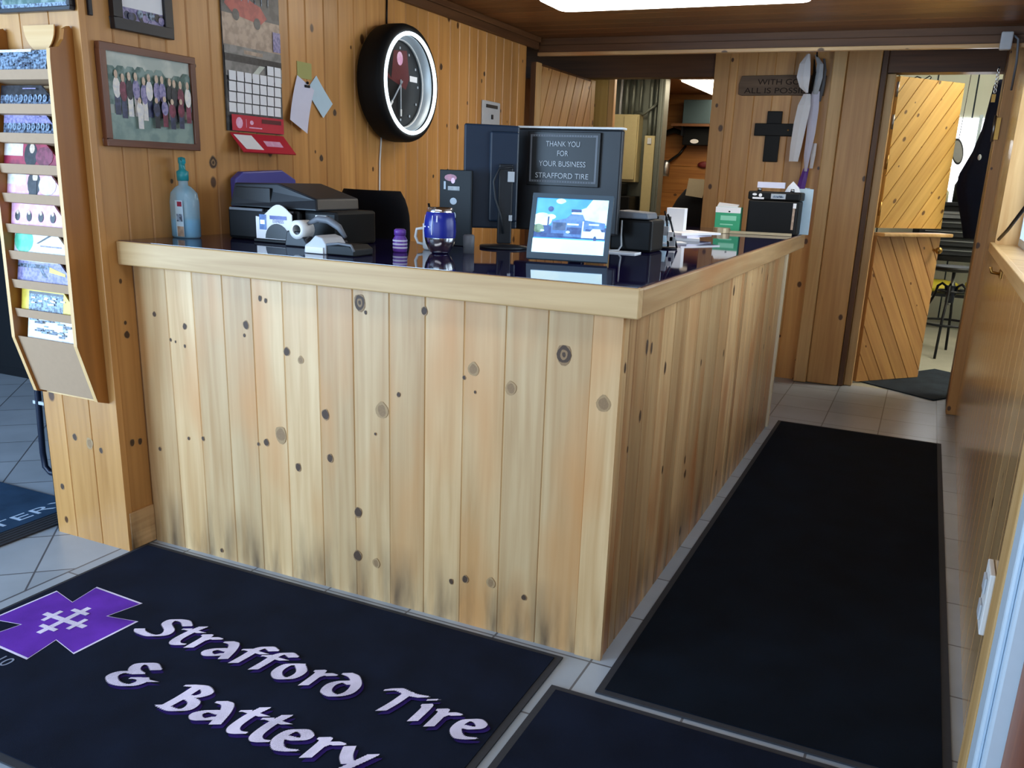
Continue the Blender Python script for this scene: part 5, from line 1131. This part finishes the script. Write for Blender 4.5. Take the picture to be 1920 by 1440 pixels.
# ================================================================ OFFICE
bb = MB(CONDUIT); bb.box(-2.15, -1.56, 5.72, 5.74, 0, 2.19); tag(bb.build('backing_board'), 'grey board behind the electrical boxes in the office', 'board')
el = thing('breaker_box', 'beige electrical panel box under the conduits in the office', 'electrical box', (-1.88, 5.65, 1.3))
b = MB(BEIGE); b.box(-2.02, -1.775, 5.6, 5.72, 1.30, 1.875); b.build('box', el, bevel=.004)
b = MB(BEIGE); b.box(-1.91, -1.785, 5.585, 5.6, 1.32, 1.86); b.build('door', el, bevel=.004)
el = thing('electrical_box', 'narrow grey-beige box right of the wider beige panel box', 'electrical box', (-1.68, 5.65, .95))
b = MB(BEIGE); b.box(-1.72, -1.625, 5.62, 5.72, .98, 1.70); b.build('box', el, bevel=.004)
b = MB(LGRAY); b.box(-1.69, -1.655, 5.61, 5.62, 1.63, 1.68); b.build('label', el)
cds = [(-1.985, .012, 1.88), (-1.93, .022, 1.88), (-1.87, .018, 1.88), (-1.80, .014, 1.88), (-1.70, .02, 1.705), (-1.655, .014, 1.705)]
lbl = ['thin pale conduit leftmost above the beige panel box', 'thick conduit second from left above the beige box', 'conduit third from left above the beige box', 'conduit at the right corner of the beige box', 'thick conduit above the narrow electrical box', 'thin conduit above the narrow electrical box']
for (x, r, z), lb in zip(cds, lbl):
    b = MB(CONDUIT if x > -1.98 else LGRAY); b.tube([(x, 5.68, z), (x, 5.68, z + .1), (x + R.uniform(-.004, .004), 5.68, 2.1), (x, 5.69, 2.195)], r, 10); tag(b.build('conduit'), lb, 'conduit', 'conduits over the electrical boxes')
b = MB(CONDUIT); b.tube([(-1.83, 5.66, 1.9), (-1.75, 5.64, 1.88), (-1.68, 5.63, 1.93), (-1.635, 5.65, 1.97)], .012, 8); tag(b.build('conduit'), 'slanting grey cable crossing the conduits', 'conduit')
b = MB(CONDUIT); b.box(-1.615, -1.56, 5.6, 5.72, .9, 2.19); b.mat(CONDUIT); b.box(-1.60, -1.575, 5.59, 5.6, .9, 2.19); tag(b.build('cable_duct', bevel=.004), 'tall grey vertical cable duct right of the electrical boxes', 'duct')
b = MB(BLACK); b.box(-2.05, -1.75, 5.4, 5.7, .85, 1.18); b.box(-1.98, -1.84, 5.42, 5.6, 1.18, 1.29); tag(b.build('equipment_case', bevel=.01), 'black equipment case standing below the beige panel box', 'case')
b = MB(DARKW, 'x'); b.newboard(); b.box(-2.2, -1.5, 5.3, 5.7, .81, .85); b.box(-2.15, -2.1, 5.35, 5.4, 0, .81); b.box(-1.6, -1.55, 5.35, 5.4, 0, .81); tag(b.build('office_table', bevel=.003), 'dark office table below the electrical boxes', 'table')
# shelf and equipment on the far office wall
sh = thing('wall_shelf', 'dark shelf high on the brown office wall', 'shelf', (-1.7, 7.2, 1.87))
b = MB(DARKW, 'x'); b.newboard(); b.box(-1.9, -1.4, 7.08, 7.345, 1.872, 1.897); b.build('board', sh); b = MB(BLKMET); b.box(-1.8, -1.78, 7.12, 7.345, 1.78, 1.872); b.build('bracket', sh); b = MB(BLKMET); b.box(-1.5, -1.48, 7.12, 7.345, 1.78, 1.872); b.build('bracket', sh)
b = MB(TEALD); b.box(-1.79, -1.5, 7.1, 7.33, 1.898, 2.13); tag(b.build('storage_box', bevel=.006), 'dark teal box on the high office shelf', 'box')
eq = thing('wall_device', 'black wall device with round white label below the teal box', 'device', (-1.67, 7.25, 1.69))
b = MB(BLACK); b.box(-1.80, -1.47, 7.2, 7.345, 1.69, 1.865); b.build('case', eq, bevel=.008)
b = MB(PAPER); c = Card(b, (-1.80, 7.1995, 1.69), (1, 0, 0), (0, 0, 1)); c.ell(PAPER, .13, .04, .045, .022, 18); b.build('label', eq)
b = MB(BLACK); b.tube([(-1.80, 7.3, 1.8), (-1.92, 7.28, 1.84), (-2.05, 7.28, 1.79), (-2.14, 7.28, 1.68), (-2.15, 7.28, 1.55), (-2.06, 7.28, 1.5), (-1.95, 7.28, 1.52), (-1.84, 7.28, 1.6), (-1.78, 7.3, 1.69)], [.02, .03, .03, .026, .02, .016, .014, .014, .012], 10); tag(b.build('cable_loop'), 'thick black cable loop hanging beside the black wall device', 'cable')
b = MB(STEEL); b.lathe((-1.96, 7.21, 1.37), [(0, 0), (.04, 0), (.045, .03), (.045, .13), (.03, .16), (0, .165)], n=18); tag(b.build('canister'), 'silver canister hanging under the cable loop', 'canister')
b = MB(DRED); b.rings([[(-1.58 + .07 * k * math.cos(a), 7.345 - d, 1.5 + .035 * k * math.sin(a)) for a in [2 * math.pi * i / 20 for i in range(20)]] for k, d in ((1, 0), (.95, .012), (.3, .015))]); tag(b.build('oval_plaque'), 'dark red oval plaque on the far office wall', 'plaque')
# chair with jacket and paper
oc = thing('office_chair', 'black chair with jacket over its back in the office', 'chair', (-1.05, 5.2, 0))
b = MB(BLKFAB); rings = []
for z, w_, d in ((.85, .30, .1), (.95, .31, .12), (1.08, .27, .12), (1.18, .22, .11), (1.26, .16, .09), (1.30, .10, .06), (1.315, .03, .03)):
    rings.append([(-1.04 + w_ * math.copysign(abs(math.cos(a)) ** .8, math.cos(a)) * (1 + .04 * math.sin(6 * a)), 5.2 + d * math.sin(a), z) for a in [2 * math.pi * i / 24 for i in range(24)]])
b.rings(rings); b.build('jacket', oc)
b = MB(BLACK); b.box(-1.25, -.85, 5.25, 5.65, .46, .54); b.build('seat', oc, bevel=.02); b = MB(BLACK); b.box(-1.08, -1.0, 5.22, 5.26, .46, .95); b.build('back_post', oc); b = MB(CHROME); b.cyl((-1.04, 5.45, .06), (-1.04, 5.45, .46), .025); b.build('gas_post', oc)
for k in range(5):
    a = 2 * math.pi * k / 5; b = MB(BLACK); b.tube([(-1.04, 5.45, .08), (-1.04 + .25 * math.cos(a), 5.45 + .25 * math.sin(a), .03)], [.024, .03], 8); b.build('leg', oc)
b = MB(P['news']); b.mat(flat('aged_paper', 'b0a890', .8, var=.06)); b.prism([(-1.17, 5.075, 1.215), (-1.03, 5.075, 1.20), (-1.0, 5.085, 1.345), (-1.155, 5.085, 1.35)], (0, .004, 0)); tag(b.build('paper_sheet'), 'pale paper pinned on the black jacket in the office', 'paper')

# ================================================================ LEFT ROOM
cb = thing('storage_cabinet', 'black cabinet in the dark left room beyond the rack', 'cabinet', (-4.2, 1.6, 0))
b = MB(BLACKG); b.box(-4.9, -3.2, 1.35, 1.9, .0, .84); b.build('body', cb, bevel=.01)
b = MB(BLACK); b.box(-4.92, -3.18, 1.33, 1.92, .845, .87); b.build('top', cb, bevel=.004)
for x in (-4.88, -4.03):
    b = MB(BLACKG); b.box(x, x + .82, 1.335, 1.349, .06, .82); d_ = b.build('door', cb, bevel=.003); b = MB(DGREY); b.box(x + .74, x + .76, 1.318, 1.334, .45, .6); b.build('handle', d_)
b = MB(PAPERB); b.box(-4.4, -4.17, 1.45, 1.6, .871, .985); tag(b.build('paper_box', bevel=.003), 'pale blue box on the black cabinet of the left room', 'box')
dv = thing('display_stand', 'dark grey slatted display stand behind the black cabinet', 'stand', (-4.3, 2.1, 0))
b = MB(TEALD); b.box(-5.0, -3.4, 2.0, 2.06, 0, 1.62); b.build('panel', dv, bevel=.004)
b = MB(LGRAY); b.box(-5.0, -3.4, 1.955, 1.999, 1.03, 1.05); b.build('rail', dv, bevel=.003)
wc = thing('waiting_chair', 'black tubular waiting chair half hidden behind the wall end', 'chair', (-2.4, .45, 0))
b = MB(NAVYMET); R_ = .0125
b.tube([(-2.63, .27, .62), (-2.63, .27, .40), (-2.645, .27, .1), (-2.64, .27, .035), (-2.61, .27, .0135), (-2.2, .27, .0135)], R_, 10); b.tube([(-2.2, .27, .0135), (-2.15, .30, .0135), (-2.15, .70, .0135), (-2.2, .73, .0135), (-2.61, .73, .0135), (-2.64, .73, .035), (-2.645, .73, .1), (-2.63, .73, .4), (-2.63, .73, .62)], R_, 10); b.build('frame', wc)
b = MB(LGRAY); b.box(-2.66, -2.2, .262, .278, .315, .33); b.build('side_rail', wc, bevel=.002)
b = MB(LGRAY); b.box(-2.66, -2.2, .722, .738, .315, .33); b.build('side_rail', wc, bevel=.002)
b = MB(BLKFAB); b.box(-2.66, -2.18, .29, .71, .41, .47); b.build('seat', wc, bevel=.02)
b = MB(BLKFAB); b.box(-2.22, -2.16, .29, .71, .5, .85); b.build('backrest', wc, bevel=.02)
b = MB(NAVYMET); b.tube([(-2.2, .3, .4), (-2.15, .3, .6), (-2.14, .3, .8)], R_, 10); b.tube([(-2.2, .7, .4), (-2.15, .7, .6), (-2.14, .7, .8)], R_, 10); b.build('back_tube', wc)

# ================================================================ LIGHT
# ceiling fixtures of the lobby: the one in view and one over the entrance
def fixture(name, label, x0, x1, y0, y1, lampmat, zc=CZ, dep=.075, group=None):
    t = thing(name, label, 'ceiling light', ((x0 + x1) / 2, (y0 + y1) / 2, zc - dep), group)
    b = MB(WHITE); b.box(x0 - .008, x1 + .008, y0 - .008, y1 + .008, zc - .02, zc - .003); b.build('housing', t, bevel=.003)
    b = MB(lampmat); r = .05
    poly = []
    for cx, cy, a0 in ((x1 - r, y0 + r, -90), (x1 - r, y1 - r, 0), (x0 + r, y1 - r, 90), (x0 + r, y0 + r, 180)):
        for k in range(5): a = math.radians(a0 + k * 22.5); poly.append((cx + r * math.cos(a), cy + r * math.sin(a)))
    b.prism([(x, y, zc - dep) for x, y in poly], (0, 0, dep - .021)); b.build('diffuser', t, bevel=.01, seg=3)
    return t
fixture('ceiling_light', 'long white fluorescent fixture on the dark board ceiling above counter', -1.06, .09, 1.72, 2.035, LAMP)
LAMPE = flat('entrance_lamp_diffuser', 'f4f6fb', .5, emit=4.5, var=.0)
fixture('ceiling_light', 'white fluorescent fixture over the entrance mats', -1.2, .2, -.95, -.65, LAMPE)
fixture('ceiling_light', 'unseen office fixture added above the pass-through header to light the electrical boxes', -1.95, -.95, 4.75, 5.15, LAMPO, zc=2.199, dep=.05)  # added lamp, out of view, brightens the electrical boxes from the front
fixture('ceiling_light', 'bright fluorescent panel on the office ceiling seen through the pass-through', -1.49, -.9, 5.8, 7.1, LAMPO, zc=2.199, dep=.03)
fixture('ceiling_light', 'unseen fluorescent fixture added on the garage ceiling to light the dutch door', 1.5, 2.8, 4.5, 5.0, LAMPG, zc=2.998)  # added out of view, sited so the dutch door leaves catch its light

def area(name, loc, rot, sx, sy, power, col):
    l = bpy.data.lights.new(name, 'AREA'); l.shape = 'RECTANGLE'; l.size = sx; l.size_y = sy; l.energy = power; l.color = col
    o = bpy.data.objects.new(name, l); o.location = loc; o.rotation_euler = rot; COL.objects.link(o); return o
# daylight entering by the shop windows in the front wall, the left room window and the right-hand pane
area('window_daylight', (-.45, -3.08, 1.2), (math.radians(90), 0, 0), 2.5, 1.6, 38, (.68, .84, 1))
area('left_window_daylight', (-4.0, -3.08, 1.2), (math.radians(90), 0, 0), 3.6, 1.6, 340, (.46, .7, 1))
area('right_window_daylight', (1.25, 1.3, 1.55), (0, math.radians(90), 0), .8, 2.6, 60, (.75, .88, 1))
area('garage_daylight', (1.0, 8.0, 1.6), (math.radians(-90), 0, 0), .7, .8, 12, (.95, .97, 1))

w = bpy.data.worlds.new('world'); S.world = w; w.use_nodes = True
t = w.node_tree; bg = t.nodes['Background']
sky = t.nodes.new('ShaderNodeTexSky'); sky.sky_type = 'NISHITA'; sky.sun_disc = False; sky.sun_elevation = math.radians(40)
t.links.new(sky.outputs[0], bg.inputs[0]); bg.inputs[1].default_value = .1

# ================================================================ CAMERA
cd = bpy.data.cameras.new('camera'); co = bpy.data.objects.new('camera', cd); COL.objects.link(co)
r_ = V((0.90985898, 0.41308338, 0.03897137)); u_ = V((-0.14722978, 0.23361446, 0.96111793)); f_ = V((-0.38791757, 0.88021952, -0.27337439))
co.matrix_world = Matrix(((r_.x, u_.x, -f_.x, 0.67055463), (r_.y, u_.y, -f_.y, -2.08816515), (r_.z, u_.z, -f_.z, 1.32708544), (0, 0, 0, 1)))
cd.sensor_fit = 'HORIZONTAL'; cd.sensor_width = 36; cd.lens = 1612.83635266849 / 1920 * 36
cd.shift_x = -(992.1208333495603 - 960) / 1920; cd.shift_y = (786.4494015046918 - 720) / 1920
cd.clip_start = .02; cd.clip_end = 100
S.camera = co
S.view_settings.view_transform = 'Standard'; S.view_settings.look = 'None'; S.view_settings.gamma = 1; S.view_settings.use_curve_mapping = False
S.view_settings.exposure = -0.06
try: S.cycles.use_denoising = True
except Exception: pass
